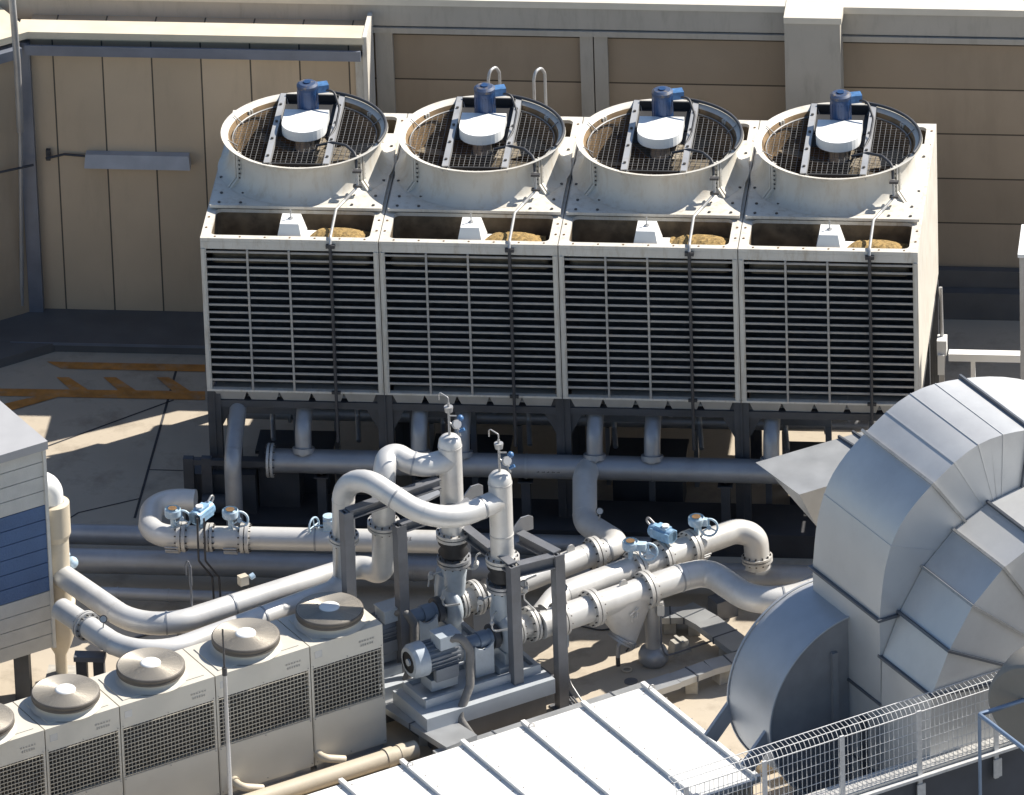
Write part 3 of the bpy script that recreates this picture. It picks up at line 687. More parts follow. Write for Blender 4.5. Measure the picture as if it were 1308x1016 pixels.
# discharge tanks (vertical)
AX = -3.35
def tank(px, py, ztop_, label):
    b = G(px, py, AX); rt = thing('air_separator', label, 'vessel', (b.x, b.y, FZ), 'vertical vessels above the pumps')
    zf = -2.25
    mb = MB(); R = .155; mb.cyl((b.x, b.y, zf), (b.x, b.y, ztop_-.12), R, 26, caps=False)
    mb.lathe((b.x, b.y, 0), Z, [(R, ztop_-.12), (R*.93, ztop_-.05), (R*.7, ztop_-.005), (R*.35, ztop_+.015), (.001, ztop_+.02)], 26, sharp=False)
    mb.mi = 1; mb.cyl((b.x, b.y, ztop_-.16), (b.x, b.y, ztop_-.14), R+.006, 26); mb.cyl((b.x, b.y, zf+.35), (b.x, b.y, zf+.37), R+.006, 26)
    mb.build('vessel', ['pipe_silver', 'flange_white'], rt)
    mb = MB(); flange(mb, (b.x, b.y, zf-.02), Z, R+.07); mb.build('flange', ['flange_white', 'bolt'], rt)
    mb = MB(); mb.lathe((b.x, b.y, 0), Z, [(R, zf-.06), (R+.05, zf-.13), (R, zf-.2), (R+.05, zf-.27), (R, zf-.34)], 26, sharp=False); mb.build('rubber_joint', 'rubber', rt)
    mb = MB(); flange(mb, (b.x, b.y, zf-.4), Z, R+.07); mb.build('flange', ['pipe_dull', 'bolt'], rt)
    mb = MB(); mb.lathe((b.x, b.y, 0), Z, [(R-.02, zf-.42), (R+.02, zf-.5), (R, zf-.65), (.13, AX+.2)], 26, sharp=False); mb.build('check_valve', 'pump_grey', rt)
    q = V((b.x, b.y, 0))
    mb = MB(); mb.tube([q+V((.12, -.05, zf-.5)), q+V((.3, -.08, zf-.5)), q+V((.3, -.08, zf-.28)), q+V((.44, -.02, zf-.24))], .013, 8, fil=.05); mb.cyl(q+V((.3, -.13, zf-.42)), q+V((.3, -.03, zf-.42)), .035, 10); mb.build('bypass_tube', 'flange_white', rt)
    mb = MB(); mb.tube([q+V((-.1, -.12, AX+.35)), q+V((-.14, -.24, AX+.35)), q+V((-.14, -.24, AX+.12)), q+V((.1, -.3, AX+.2))], .014, 8, fil=.05); mb.sphere(q+V((-.14, -.24, AX+.25)), .035, 8); mb.build('bypass_tube', 'flange_white', rt)
    mb = MB(); mb.tube([q+V((-.12, -.02, zf-.55)), q+V((-.32, -.1, zf-.6)), q+V((-.34, -.12, zf-.75))], .012, 8, fil=.04); mb.cyl(q+V((-.3, -.14, zf-.6)), q+V((-.3, -.04, zf-.6)), .04, 10); mb.build('drain_tube', 'flange_white', rt)
    # air vent on top
    mb = MB(); t = V((b.x, b.y, ztop_)); mb.tube([t, t+Z*.46, t+Z*.49], .017, 8); mb.cyl(t+Z*.36, t+Z*.42, .05, 12, .06); mb.cyl(t+Z*.42, t+Z*.44, .06, 12)
    mb.tube([t+Z*.42, t+Z*.57, t+Z*.62+V((-.13, .06, .0)), t+V((-.13, .06, .5))], .009, 6, fil=.03)
    mb.tube([t+Z*.2, t+V((.12, -.02, .12)), t+V((.14, -.02, .02))], .016, 6, fil=.04); mb.tube([t+Z*.3, t+V((.1, 0, .3))], .012, 6)
    mb.mi = 1; mb.sphere(t+V((.15, 0, .27)), .045, 10); mb.cyl(t+V((.13, -.02, .08)), t+V((.2, -.02, .12)), .025, 8); mb.mi = 0
    mb.cyl(t+V((.09, -.05, .2)), t+V((.12, -.09, .23)), .06, 12)
    mb.build('air_vent', ['steel_light', 'box_blue'], rt)
    mb = MB(); mb.mi = 0; d_ = V((.45, -.75, 0)).normalized(); mb.obox(t+d_*.125+V((-.03, 0, -.12)), V((.05, .03, 0)), V((0, 0, .05)), d_*.02); mb.build('stain', 'rust' if px > 600 else 'label_dark', rt)
    return rt, b
t1, B1 = tank(582, 774, -.80, 'rear vertical silver vessel with air vent, tallest in the centre')
t2, B2 = tank(645, 806, -.98, 'front vertical silver vessel with a rusty mark, beside the frame corner')
# right pipes
rt, PRa = pipe('return_pipe', 'silver pipe dropping from the header in an S behind the frame', 'pipe',
     [T(752, 594, HZ+.0), T(747, 612, HZ+.02), T(747, 668, -3.5), T(795, 697, AX), T(745, 712, AX), T(612, 764, AX)], .165,
     fil=[.2, .45, .3, .5], flanges=[(T(758, 706, AX), .07, .045), (T(640, 752, AX), .06, .04)], bands=[T(772, 702, AX)])
rt, PRb = pipe('return_pipe', 'silver pipe carrying two handwheels and a blue actuator, ending in a downturned elbow at right', 'pipe',
     [T(968, 725, AX-.55), T(965, 684, AX-.08), T(940, 678, AX), T(712, 762, AX), T(690, 790, AX)], .168,
     fil=[.3, .3, .4, .3], flanges=[(T(812, 725, AX), .07, .05), (T(846, 712, AX), .07, .045), (T(882, 699, AX), .07, .05), (T(967, 712, AX-.42), .04, .03)])
rt, PRc = pipe('return_pipe', 'silver pipe nearest the viewer on the right, with an S curve toward the fan housing', 'pipe',
     [T(1100, 715, AX-.1), T(1020, 765, AX-.1), T(960, 768, AX-.1), T(905, 730, AX-.05), T(870, 738, AX), T(690, 799, AX)], .185,
     fil=[.6, .7, .7, .5], flanges=[(T(823, 751, AX), .07, .05), (T(759, 778, AX), .07, .05), (T(716, 791, AX), .05, .04)], bands=[T(866, 739, AX), T(1000, 764, AX-.1)])
# Y strainer on Rc
p0, d0 = nearpt(PRc, 795, 762)
r = thing('strainer', 'silver Y strainer bulging down below the nearest right pipe', 'strainer', (p0.x, p0.y, FZ))
mb = MB(); d = -U
# conical body leaning down toward the left
a1, a2 = p0+U*.50, p0-U*.50
N_ = 24
top = [a2+U*(1.0*(.5+.5*cos(2*pi*k/N_)))+W*(.19*sin(2*pi*k/N_)) for k in range(N_)]
bc = p0-U*.02-Z*.60; bd = (V((0, 0, -1))*.8-U*.6).normalized()
e1 = U*.8-Z*.6
bot = [bc+e1*(.21*cos(2*pi*k/N_))+W*(.13*sin(2*pi*k/N_)) for k in range(N_)]
mb.loft([top, [a*.45+b*.55+W*0 for a, b in zip(top, bot)], bot]); mb.build('body', 'pipe_silver', r)
mb = MB(); mb.cyl(bc+bd*.0, bc+bd*.035, .2, 20); mb.cyl(bc+bd*.04, bc+bd*.07, .2, 20); mb.tube([bc+bd*.07, bc+bd*.14, bc+bd*.16-Z*.15], .03, 8, fil=.05); mb.mi = 1; mb.cyl(bc+bd*.16-Z*.15, bc+bd*.16-Z*.28, .03, 8); mb.build('drain_valve', ['pipe_dull', 'cable_dark'], r)
# embossed letter mark on the strainer
mb = MB(); fc = p0-W*.205-Z*.2+U*.05
def st(u0, z0, u1, z1): mb.cyl(fc+U*u0+Z*z0-W*0, fc+U*u1+Z*z1, .009, 6)
st(-.08, .02, -.02, .06); st(-.05, .04, -.05, -.08); st(.0, .07, .06, .1); st(.03, .085, .03, -.04); st(-.03, -.03, .05, .02)
mb.build('emblem', 'flange_white', r)
# eye lugs on pipes
def lug(P, px, py, label):
    p, d = nearpt(P, px, py); mb = MB(); s_ = d.cross(Z).normalized()
    c_ = p+Z*.2; pts = [c_+d*(.06*cos(radians(a)))+Z*(.06*sin(radians(a))) for a in range(0, 181, 20)]+[c_-d*.06-Z*.05, c_+d*.06-Z*.05]
    mb.prism([q-s_*.012 for q in pts], s_*.024); return single(mb, 'lifting_lug', 'flange_white', label, 'lug', 'lifting lugs on the pipes')
lug(PRa, 728, 716, 'small lifting lug on top of the S pipe behind the frame'); lug(PRc, 795, 760, 'small lifting lug on top of the strainer')
# pipe support with round foot
p, d = nearpt(PRc, 838, 748)
r = thing('pipe_stand', 'round pipe leg with a bulbous foot holding up the front right pipe', 'pipe support', (p.x, p.y, FZ))
mb = MB(); mb.cyl((p.x, p.y, FZ+.1), (p.x, p.y, p.z-.1), .105, 20); mb.build('leg', 'steel_light', r)
mb = MB(); mb.lathe((p.x, p.y, FZ), Z, [(.15, 0), (.2, .06), (.2, .16), (.17, .23), (.105, .26)], 24, sharp=False); mb.build('foot', 'pipe_dull', r)
mb = MB(); q = V((p.x+.12, p.y-.1, p.z-.35)); mb.box((q.x-.04, q.y-.04, q.z), (q.x+.05, q.y+.04, q.z+.16)); mb.box((q.x-.05, q.y-.05, q.z+.17), (q.x+.04, q.y+.03, q.z+.21)); mb.build('junction_box', 'flange_white', r)
mb = MB(); mb.tube([q, q-Z*.45, q-Z*.62+V((.05, -.03, 0)), G(912, 818, FZ+.12)], .014, 8, fil=.12); mb.build('conduit', 'steel_frame', r)
# more supports under the right pipes: concrete blocks
for px, py, lb in ((925, 775, 'dark concrete block under the S curve of the front right pipe'),):
    a = G(px, py+12, FZ); mb = MB(); mb.obox(a-U*.16-W*.1, U*.32, W*.25, Z*.28); single(mb, 'pipe_block', 'steel_frame', lb, 'block')
for px, py, lb in ((868, 832, 'small grey concrete foot block beside the cable tray'), (985, 884, 'pale concrete foot block under the tray by the fan housing'), (925, 868, 'tiny block under the straight tray')):
    a = G(px, py, FZ); mb = MB(); mb.hexa([a-U*.13-W*.1, a+U*.13-W*.1, a+U*.13+W*.1, a-U*.13+W*.1, a-U*.1-W*.07+Z*.17, a+U*.1-W*.07+Z*.17, a+U*.1+W*.07+Z*.17, a-U*.1+W*.07+Z*.17]); mb.obox(a-U*.02-W*.11+Z*.172, U*.04, W*.22, Z*.02); single(mb, 'foot_block', 'concrete_block', lb, 'block', 'concrete foot blocks on the deck')

# ---- valve operators
def gear_valve(P, px, py, label, wheel_side, up=.3, facing=None):
    p, d = nearpt(P, px, py); R = .155
    r = thing('gear_valve', label, 'valve', (p.x, p.y, p.z), 'gear operated valves')
    t = p+Z*(R+.0); mb = MB(); mb.cyl(t-Z*.02, t+Z*.16, .035, 10); mb.lathe(t+Z*.14, Z, [(.05, 0), (.1, .02), (.11, .04), (.11, .12), (.1, .135)], 20); mb.obox(t+Z*.15+wheel_side*.05-wheel_side.cross(Z)*.05, wheel_side*.16, wheel_side.cross(Z)*.1, Z*.1); mb.build('gearbox', 'valve_blue', r)
    mb = MB(); mb.lathe(t+Z*.275, Z, [(.06, 0), (.06, .006), (.001, .006)], 16); mb.build('indicator', 'rust', r)
    mb = MB(); wc = t+Z*.12+wheel_side*.24; f = facing or V((.15, -.9, .25)).normalized()
    ringp = mb.ring(wc, f, .115, 24); mb.tube(ringp+[ringp[0]], .016, 8, caps=False)
    for k in range(0, 24, 8): mb.cyl(wc, ringp[k], .011, 6)
    mb.cyl(wc-f*.03, wc+f*.03, .03, 10); mb.cyl(wc, wc-f*.12, .014, 6); mb.build('handwheel', 'valve_blue', r)
    # slotted body plates round the pipe
    mb = MB()
    for k in range(10):
        a = radians(200+k*16); s_ = d.cross(Z).normalized(); o = p+s_*(cos(a)*(R+.055))+Z*(sin(a)*(R+.055)); mb.cyl(o-d*.09, o+d*.09, .014, 6)
    mb.build('tie_rods', 'steel_light', r)
    return r
SD = V((1, -.05, 0)).normalized()
gear_valve(P3, 232, 687, 'blue handwheel gear valve nearest the U bend on the silver pipe', SD*.5)
gear_valve(P3, 313, 688, 'blue handwheel gear valve right of the electric actuator on the silver pipe', SD*.5)
gear_valve(PRb, 812, 733, 'white and blue handwheel valve on the right pipe, left of the actuator', SD)
gear_valve(PRb, 882, 705, 'white and blue handwheel valve on the right pipe, right of the actuator', SD*.7)
def actuator(P, px, py, label, dirn):
    p, d = nearpt(P, px, py); t = p+Z*.16; r = thing('electric_actuator', label, 'actuator', (p.x, p.y, p.z), 'electric valve actuators')
    mb = MB(); mb.cyl(t, t+Z*.14, .04, 10); s_ = dirn.cross(Z).normalized()
    mb.obox(t+Z*.13-dirn*.16-s_*.09, dirn*.32, s_*.18, Z*.13); mb.cyl(t+Z*.2-dirn*.16, t+Z*.2+dirn*.2, .095, 16); mb.obox(t+Z*.26-dirn*.1-s_*.06, dirn*.2, s_*.12, Z*.05); mb.build('housing', 'box_light', r)
    mb = MB(); mb.cyl(t+Z*.31-dirn*.04, t+Z*.34-dirn*.04, .05, 14); mb.build('indicator', 'cover_white', r); mb = MB(); mb.tube([t+Z*.22+dirn*.2, t+Z*.3+dirn*.3, t+Z*.36+dirn*.26, t+Z*.3+dirn*.16], .015, 8, fil=.05); mb.build('handle', 'steel_light', r)
    return r, p
mk('box_light', (.22, .38, .55), .35, var=.25, scale=12, dirt=(.6, .65, .7), dirt_amt=.5, dscale=9)
actuator(PRb, 846, 719, 'light blue electric actuator between two handwheels on the right pipe', (W*.9-U*.3).normalized())
ra, pa = actuator(P3, 268, 687, 'light blue electric actuator with dark cables on the left silver pipe', (W*.5+X*.5).normalized())
mb = MB()
for dx in (0, .09): mb.tube([pa+V((dx-.03, -.2, .4)), pa+V((dx-.03, -.25, -.1)), pa+V((dx-.03, -.25, -.22)), pa+V((dx+.12, -.1, -.55)), pa+V((dx+.13, -.1, -1.1))], .014, 8, fil=.06)
mb.build('cable', 'cable_dark', ra)
# side handwheel valve on P3 at right
p, d = nearpt(P3, 425, 690); r = thing('side_valve', 'pale blue handwheel and gear facing left, beside the arch pipe', 'valve', p)
mb = MB(); wc = G(401, 672, VZ+.2); f = X
ringp = mb.ring(wc, V((.9, -.45, .1)), .115, 24); mb.tube(ringp+[ringp[0]], .014, 8, caps=False)
for k in range(0, 24, 6): mb.cyl(wc, ringp[k], .009, 6)
mb.cyl(wc, wc+V((.14, .02, 0)), .012, 8); mb.build('handwheel', 'valve_blue', r)
mb = MB(); mb.box(wc+V((.13, -.06, -.1)), wc+V((.27, .1, .1))); mb.cyl(wc+V((.2, .02, -.15)), wc+V((.2, .02, .15)), .08, 14); mb.build('gearbox', 'valve_blue', r)
# small blue flange items by the cream stack
def small_valve(px, py, z, label):
    p = G(px, py, z); mb = MB(); mb.sphere(p, .085, 14); mb.cyl(p-X*.16, p+X*.0, .035, 10); mb.cyl(p+V((-.12, 0, .1)), p+V((-.06, 0, .16)), .06, 12); return single(mb, 'small_valve', 'valve_blue', label, 'valve')
small_valve(92, 719, L1Z+.1, 'round pale blue valve cover right beside the cream stack')

# ---- gauges
def gauge(px, py, P, qx, qy, label):
    p, d = nearpt(P, qx, qy); c_ = on_plane(px, py, p, Y); r = thing('pressure_gauge', label, 'gauge', p, 'round pressure gauges on the pipes')
    f = V((.1, -.88, .4)).normalized(); up_ = p+Z*.15
    mb = MB(); mb.cyl(c_-f*.02, c_+f*.02, .052, 20); mb.build('case', 'black', r)
    mb = MB(); mb.cyl(c_+f*.015, c_+f*.0225, .042, 20); mb.build('dial', 'steel_light', r)
    mb = MB(); mb.tube([c_-Z*.04, V((c_.x, c_.y, (c_.z+up_.z)/2)), up_], .011, 6, fil=.03); mb.build('stem', 'steel_light', r)
gauge(766, 653, PRa, 763, 680, 'pressure gauge on the S bend below the header')
gauge(669, 746, PRc, 690, 797, 'pressure gauge seen through the frame opening')
gauge(720, 751, PRc, 717, 790, 'pressure gauge just right of the frame, on the front right pipe')
gauge(914, 739, PRc, 921, 744, 'pressure gauge on the S curve of the front right pipe')
gauge(132, 791, PL2, 133, 812, 'dark pressure gauge on the lower left pipe')
# sensor mast, junction box on L1
p = G(246, 795, L1Z-.1)
mb = MB(); mb.cyl(p, p+Z*.85, .014, 8); mb.tube([p+Z*.85, p+V((-.03, 0, .95)), p+V((-.06, 0, .85)), p+V((-.05, 0, .7))], .01, 6, fil=.03); mb.cyl(p+V((0, 0, .55)), p+V((0, 0, .84)), .022, 8); mb.box(p+V((0, -.02, .2)), p+V((.07, .02, .22))); mb.box(p+V((-.02, -.02, -.0)), p+V((.02, .03, .05)))
single(mb, 'sensor_mast', 'steel_frame', 'thin instrument mast clamped to the upper left pipe', 'sensor')
p = G(308, 750, L1Z+.16); mb = MB(); mb.obox(p, U*.12, W*.1, Z*.13); mb.mi = 1; mb.cyl(p+U*.14+Z*.1, p+U*.2+Z*.12, .04, 10); single(mb, 'junction_box', ['pvc', 'valve_blue'], 'small cream box standing on the upper left pipe', 'box')
# hangers and legs for L pipes
r = thing('pipe_trestle', 'black steel trestle holding the lower left pipe beside the cream stack', 'pipe support', G(110, 880, FZ))
for px in (104, 126):
    a = G(px, 838, L2Z-.2); mb = MB(); mb.box((a.x-.07, a.y-.07, FZ), (a.x+.07, a.y+.07, L2Z-.2)); mb.build('leg', 'steel_dark', r)
mb = MB(); a = G(95, 838, L2Z-.2); b = G(135, 838, L2Z-.2); mb.box((a.x, a.y-.09, L2Z-.24), (b.x, a.y+.09, L2Z-.17)); mb.build('top_plate', 'steel_frame', r)
for px, py, lb in ((296, 795, 'thin support leg with base plate under the upper left pipe'), (228, 815, 'short dark stand under the bend of the upper left pipe')):
    p, d = nearpt(PL1, px, py-25); mb = MB(); mb.box((p.x-.03, p.y-.03, FZ), (p.x+.03, p.y+.03, p.z-.14)); mb.box((p.x-.12, p.y-.12, FZ), (p.x+.12, p.y+.12, FZ+.02)); mb.cyl((p.x+.1, p.y+.1, FZ), (p.x, p.y, p.z-.3), .02, 6)
    single(mb, 'pipe_stand', 'steel_light', lb, 'pipe support')
# long pale plank on deck
mb = MB(); a = G(346, 768, FZ+.3); b = G(398, 770, FZ+.3); mb.box((a.x, a.y-.1, FZ+.26), (b.x+.1, a.y+.1, FZ+.3)); mb.box((a.x+.2, a.y-.08, FZ), (a.x+.28, a.y+.08, FZ+.258)); mb.box((b.x-.2, a.y-.08, FZ), (b.x-.12, a.y+.08, FZ+.258))
single(mb, 'step_plate', 'coping_grey', 'sunlit flat step plate on the deck behind the condenser fans', 'step')

# ================================================================== PUMPS
def pump(A, B, label, off):
    """axis from A (motor end) to B (suction end)"""
    A = V(A); B = V(B); r = thing('pump', label, 'pump', ((A.x+B.x)/2, (A.y+B.y)/2, FZ), 'water pumps on concrete plinths')
    d = (B-A).normalized(); s_ = d.cross(Z).normalized()   # toward viewer
    L = (B-A).length; P_ = lambda t, h=0, w_=0: A+d*t+Z*h+s_*w_
    ml = .72
    mb = MB(); mb.cyl(P_(.16), P_(ml), .19, 24)
    for k in range(22):
        a = 2*pi*k/22; q = s_*cos(a)+Z*sin(a); mb.beam(P_(.17)+q*.215, P_(ml-.06)+q*.215, .014, .03, up=q)
    for w_ in (-.17, .17): mb.obox(P_(.28, -.3, w_-.04), d*.34, s_*.08, Z*.18)
    mt = mb.build('motor', 'motor_body', r)
    mb = MB(); mb.lathe(P_(0), d, [(.15, -.02), (.2, -.01), (.235, .04), (.24, .2), (.235, .2)], 28); mb.mi = 1; mb.cyl(P_(-.006), P_(-.0), .16, 24); mb.mi = 0; mb.cyl(P_(-.03), P_(-.0), .05, 16); mb.build('fan_cowl', ['pump_grey', 'black'], mt)
    mb = MB(); mb.obox(P_(.34, .17, -.02), d*.3, s_*.26, Z*.17); mb.obox(P_(.33, .34, -.03), d*.32, s_*.28, Z*.02); mb.build('terminal_box', 'pump_grey', mt)
    # bracket/adaptor
    mb = MB(); mb.cyl(P_(ml), P_(ml+.06), .2, 24); mb.lathe(P_(ml+.06), d, [(.12, 0), (.1, .1), (.1, .4), (.14, .5)], 20); mb.cyl(P_(ml+.3), P_(ml+.44), .12, 20); mb.build('bearing_housing', 'pump_blue', r)
    mb = MB(); pts = [P_(ml+.18, -.45, .16), P_(ml+.46, -.45, .16), P_(ml+.46, .02, .16), P_(ml+.4, -.04, .16), P_(ml+.32, -.07, .16), P_(ml+.24, -.04, .16), P_(ml+.18, .02, .16)]
    mb.prism(pts, s_*-.03); mb.prism([q-s_*.3 for q in pts], s_*-.03); mb.build('coupling_guard', 'pump_grey', r)
    mb = MB(); mb.cyl(P_(ml+.5), P_(ml+.58), .17, 24); mb.build('seal_cover', 'steel_dark', r)
    v0 = ml+.62
    mb = MB(); mb.lathe(P_(v0), d, [(.12, 0), (.25, .02), (.31, .07), (.31, .13), (.25, .18), (.12, .2)], 32, sharp=False); mb.tube([P_(v0+.1, 0, -.1), P_(v0+.1, .25, -.12), P_(v0+.1, .5, -.05)], .13, 18)
    mb.obox(P_(v0+.0, -.42, -.17), d*.18, s_*.34, Z*.2); mb.build('volute', 'pump_grey', r)
    mb = MB(); mb.cyl(P_(v0+.2), P_(v0+.5), .15, 24); flange(mb, P_(v0+.27), d, .22, .03); flange(mb, P_(v0+.5), d, .24, .035); mb.build('suction_spool', ['flange_white', 'bolt'], r)
    mb = MB(); c_ = P_(v0+.54); mb.lathe(c_, d, [(.16, 0), (.21, .05), (.16, .1), (.21, .15), (.16, .2)], 24, sharp=False); mb.build('rubber_joint', 'rubber', r)
    # skid
    mb = MB(); sk0, sk1 = .05, v0+.45
    for w_ in (-.3, .26): mb.obox(P_(sk0, -.58, w_), d*(sk1-sk0), s_*.05, Z*.13)
    mb.obox(P_(sk0, -.58, -.25), d*.06, s_*.5, Z*.12); mb.obox(P_(sk1-.06, -.58, -.25), d*.06, s_*.5, Z*.12); mb.obox(P_(sk0+.07, -.57, -.249), d*(sk1-sk0-.14), s_*.5, Z*.05)
    mb.obox(P_(.24, -.46, -.14), d*.4, s_*.28, Z*.16); mb.obox(P_(v0-.1, -.5, -.2), d*.35, s_*.4, Z*.1)
    mb.build('skid', 'skid', r)
    mb = MB(); mb.obox(P_(sk0-.12, -.80, -.36), d*(sk1-sk0+.2), s_*.90, Z*.218)
    mb.build('base_frame', 'skid', r)
    hb = FZ-(A.z-.802); mb = MB(); mb.obox(P_(sk0+.02, -.802, -.30), d*(sk1-sk0-.05), s_*.78, Z*hb); mb.build('plinth', 'plinth', r)
    # cable hose from terminal box
    mb = MB(); q = P_(.62, .3, .15)
    mb.tube([P_(.52, .28, .2), P_(.6, .36, .28), P_(.72, .12, .34), P_(.66, -.35, .42), P_(.42, -.72, .5), P_(.55, -1.0, .62)], .058, 14, fil=.16); mb.build('hose', 'hose', r)
    return r
mk('motor_body', (.22, .24, .27), .45, .2, var=.15)
mk('pump_blue', (.17, .22, .29), .4, .1, var=.1)
mk('skid', (.44, .47, .50), .45, .1, var=.06)
def axis_pts(pxa, pya, pxb, z, L):
    a = G(pxa, pya, z); return a, a+U*L
a, b = axis_pts(523, 846, 0, AX, 1.9); pump(a, b, 'front water pump on its pale skid, round motor end facing left', 0)
a, b = axis_pts(452, 812, 0, AX, 1.9); pump(a, b, 'rear water pump partly hidden behind the frame post and condenser unit', 1)

# ================================================================== PIPE FRAME
ZT = -2.17
r = thing('pipe_support_frame', 'grey steel portal frame of square posts around the vertical vessels', 'steel frame', G(600, 900, FZ))
def fp(px, py, z=ZT): return G(px, py, z)
C1, C2, C3, C4, C5, C6 = fp(442, 653, -1.3), fp(510, 670, -1.75), fp(655, 722), fp(712, 707), fp(560, 612, -1.3), fp(586, 668)
def post(p, w_=.14):
    mb = MB(); ZT = p.z; o = p-U*w_/2-W*w_/2
    # H-like section: two flanges and a web
    mb.obox(V((o.x, o.y, FZ)), U*w_, W*.02, Z*(ZT-FZ)); o2 = o+W*(w_-.02); mb.obox(V((o2.x, o2.y, FZ)), U*w_, W*.02, Z*(ZT-FZ)); o3 = o+W*.021+U*(w_/2-.012); mb.obox(V((o3.x, o3.y, FZ)), U*.024, W*(w_-.042), Z*(ZT-FZ))
    o4 = o+W*.021; mb.obox(V((o4.x, o4.y, FZ)), U*.02, W*(w_-.042), Z*(ZT-FZ-.002))
    mb.obox(V((o.x, o.y, FZ))-U*.06-W*.06, U*(w_+.12), W*(w_+.12), Z*.02)
    mb.build('post', 'steel_frame', r)
def bm(p, q, w_=.13, h=.12, z=0, m='steel_frame'):
    mb = MB(); mb.beam(p+Z*z, q+Z*z, w_, .018); mb.beam(p+Z*(z-h), q+Z*(z-h), w_, .018); mb.beam(p+Z*(z-.019), q+Z*(z-.019), .03, h-.02); mb.build('beam', m, r)
for p in (C1, C2, C3, C4): post(p)
post(fp(590, 640))
bm(C1+U*.02, C5, z=.02); bm(C2, fp(600, 640, -1.75), z=.024); bm(C6, C3, z=.03, h=.14); bm(C3+U*.075, C4-U*.075, z=.002, h=.16); bm(fp(664, 682), C4, z=.034, h=.14); bm(C6-W*.0, fp(664, 682)-W*0, z=.038) if False else None
bm(C1-W*.08, C2+W*.05, z=.01) if False else None
for px, py, s_ in ((604, 640, 1), (668, 680, 1)):
    mb = MB(); p = fp(px, py); mb.prism([p-U*.14+Z*.0, p+U*.16, p+U*.16+Z*.18, p+U*.1+Z*.22, p-U*.02+Z*.22, p-U*.14+Z*.1], W*.02); mb.build('gusset_plate', 'pipe_dull', r)
# flat plates seen sunlit beside vessel 1
mb = MB(); mb.beam(fp(515, 652)+Z*.09, fp(556, 632)+Z*.09, .3, .03); mb.build('top_plate', 'pipe_dull', r)

# ================================================================== DUCTS
def duct(name, label, P0, prof_px, width, depth, ribs, flipn=None, thin=(), smooth=False):
    r = thing(name, label, 'duct', (P0.x, P0.y, FZ))
    out = [on_plane(x, y, P0, W) for x, y in prof_px]
    def cr(p, k=4):
        o = []
        for i in range(len(p)-1):
            a, b, c_, d_ = p[max(i-1, 0)], p[i], p[i+1], p[min(i+2, len(p)-1)]
            for j in range(k): t = j/k; o.append(((b*2)+(c_-a)*t+(a*2-b*5+c_*4-d_)*t*t+(b*3-a-c_*3+d_)*t*t*t)*.5)
        o.append(p[-1]); return o
    if flipn: out = out[:2]+cr(out[2:], flipn)
    inn = []
    for i, p in enumerate(out):
        t = (out[min(i+1, len(out)-1)]-out[max(i-1, 0)]).normalized(); inn.append(p+W.cross(t).normalized()*depth)
    ext = -W*width; n = len(out); mb = MB()
    mb.loft([[p for p in out], [p+ext for p in out]], smooth, closed=False)
    mb.loft([[p+ext for p in inn], [p for p in inn]], False, closed=False)
    for i in range(n-1):
        a, b, c_, d_ = out[i], out[i+1], inn[i+1], inn[i]
        mb.poly([a, b, c_, d_]); mb.poly([a+ext, d_+ext, c_+ext, b+ext])
    mb.poly([out[0], inn[0], inn[0]+ext, out[0]+ext]); mb.poly([out[-1], out[-1]+ext, inn[-1]+ext, inn[-1]])
    mb.build('duct_shell', 'duct', r)
    def near(px, py):
        q = on_plane(px, py, P0, W); return min(range(n), key=lambda k: (out[k]-q).length)
    for (px, py, m_) in ribs:
        i = near(px, py); a, b = out[i], inn[i]; e = (a-b).normalized(); t = W.cross(e)
        mb = MB(); h = .035; k_ = .045; o = a-t*h/2
        mb.obox(o+W*k_, t*h, -W*(width+2*k_), e*k_)
        mb.obox(o-W*width-W*.002, t*h, -W*k_, -e*depth); mb.obox(o+W*.002, t*h, W*k_, -e*depth)
        mb.build('flange', m_, r)
    mb = MB()
    for (px, py) in thin:
        i = near(px, py); a, b = out[i], inn[i]; e = (a-b).normalized(); t = W.cross(e); o = a-t*.006
        mb.obox(o, t*.012, -W*width, e*.008); mb.obox(o-W*width, t*.012, -W*.008, -e*depth)
    if thin: mb.build('seam', 'duct', r)
    return r, out
def vplane(px, py, v):
    d = FWD + CR*((px-654)/FPX) - CU*((py-508)/FPX); return CL + d*((v-CL.dot(W))/d.dot(W))
PD1 = vplane(1041, 985, -10.4)
r, o1 = duct('air_duct', 'largest silver rectangular duct curving up and over to the right', PD1,
     [(1043, 1002), (1040, 832), (1038, 725), (1045, 660), (1064, 605), (1105, 553), (1163, 503), (1228, 484), (1300, 484), (1370, 510), (1430, 570)], 1.62, 1.25,
     [(1038, 725, 'duct_rib'), (1105, 553, 'seam'), (1228, 484, 'duct_rib')], flipn=4, thin=[(1055, 630), (1135, 525), (1163, 503), (1195, 492)], smooth=True)
mb = MB(); a = vplane(1040, 832, -10.4); mb.obox(a+W*.02-U*.03-Z*.015, -W*1.66, U*.03, Z*.03); mb.build('flange', 'duct_rib', r); mb = MB(); a = vplane(1041, 925, -10.4); mb.obox(a-U*.015-Z*.01, -W*1.62, U*.015, Z*.02); mb.build('flange', 'duct_rib', r)
PD2 = vplane(1127, 839, -12.03)
r2_, o2 = duct('air_duct', 'smaller silver segmented elbow duct in front of the largest duct', PD2,
     [(1122, 1060), (1127, 839), (1149, 782), (1179, 725), (1218, 677), (1262, 643), (1308, 620), (1370, 605), (1430, 620)], 1.18, 1.2,
     [(1127, 839, 'duct_rib'), (1149, 782, 'duct_rib'), (1179, 725, 'seam'), (1218, 677, 'seam'), (1262, 643, 'duct_rib')], thin=[(1200, 700), (1290, 630)])
mb = MB()
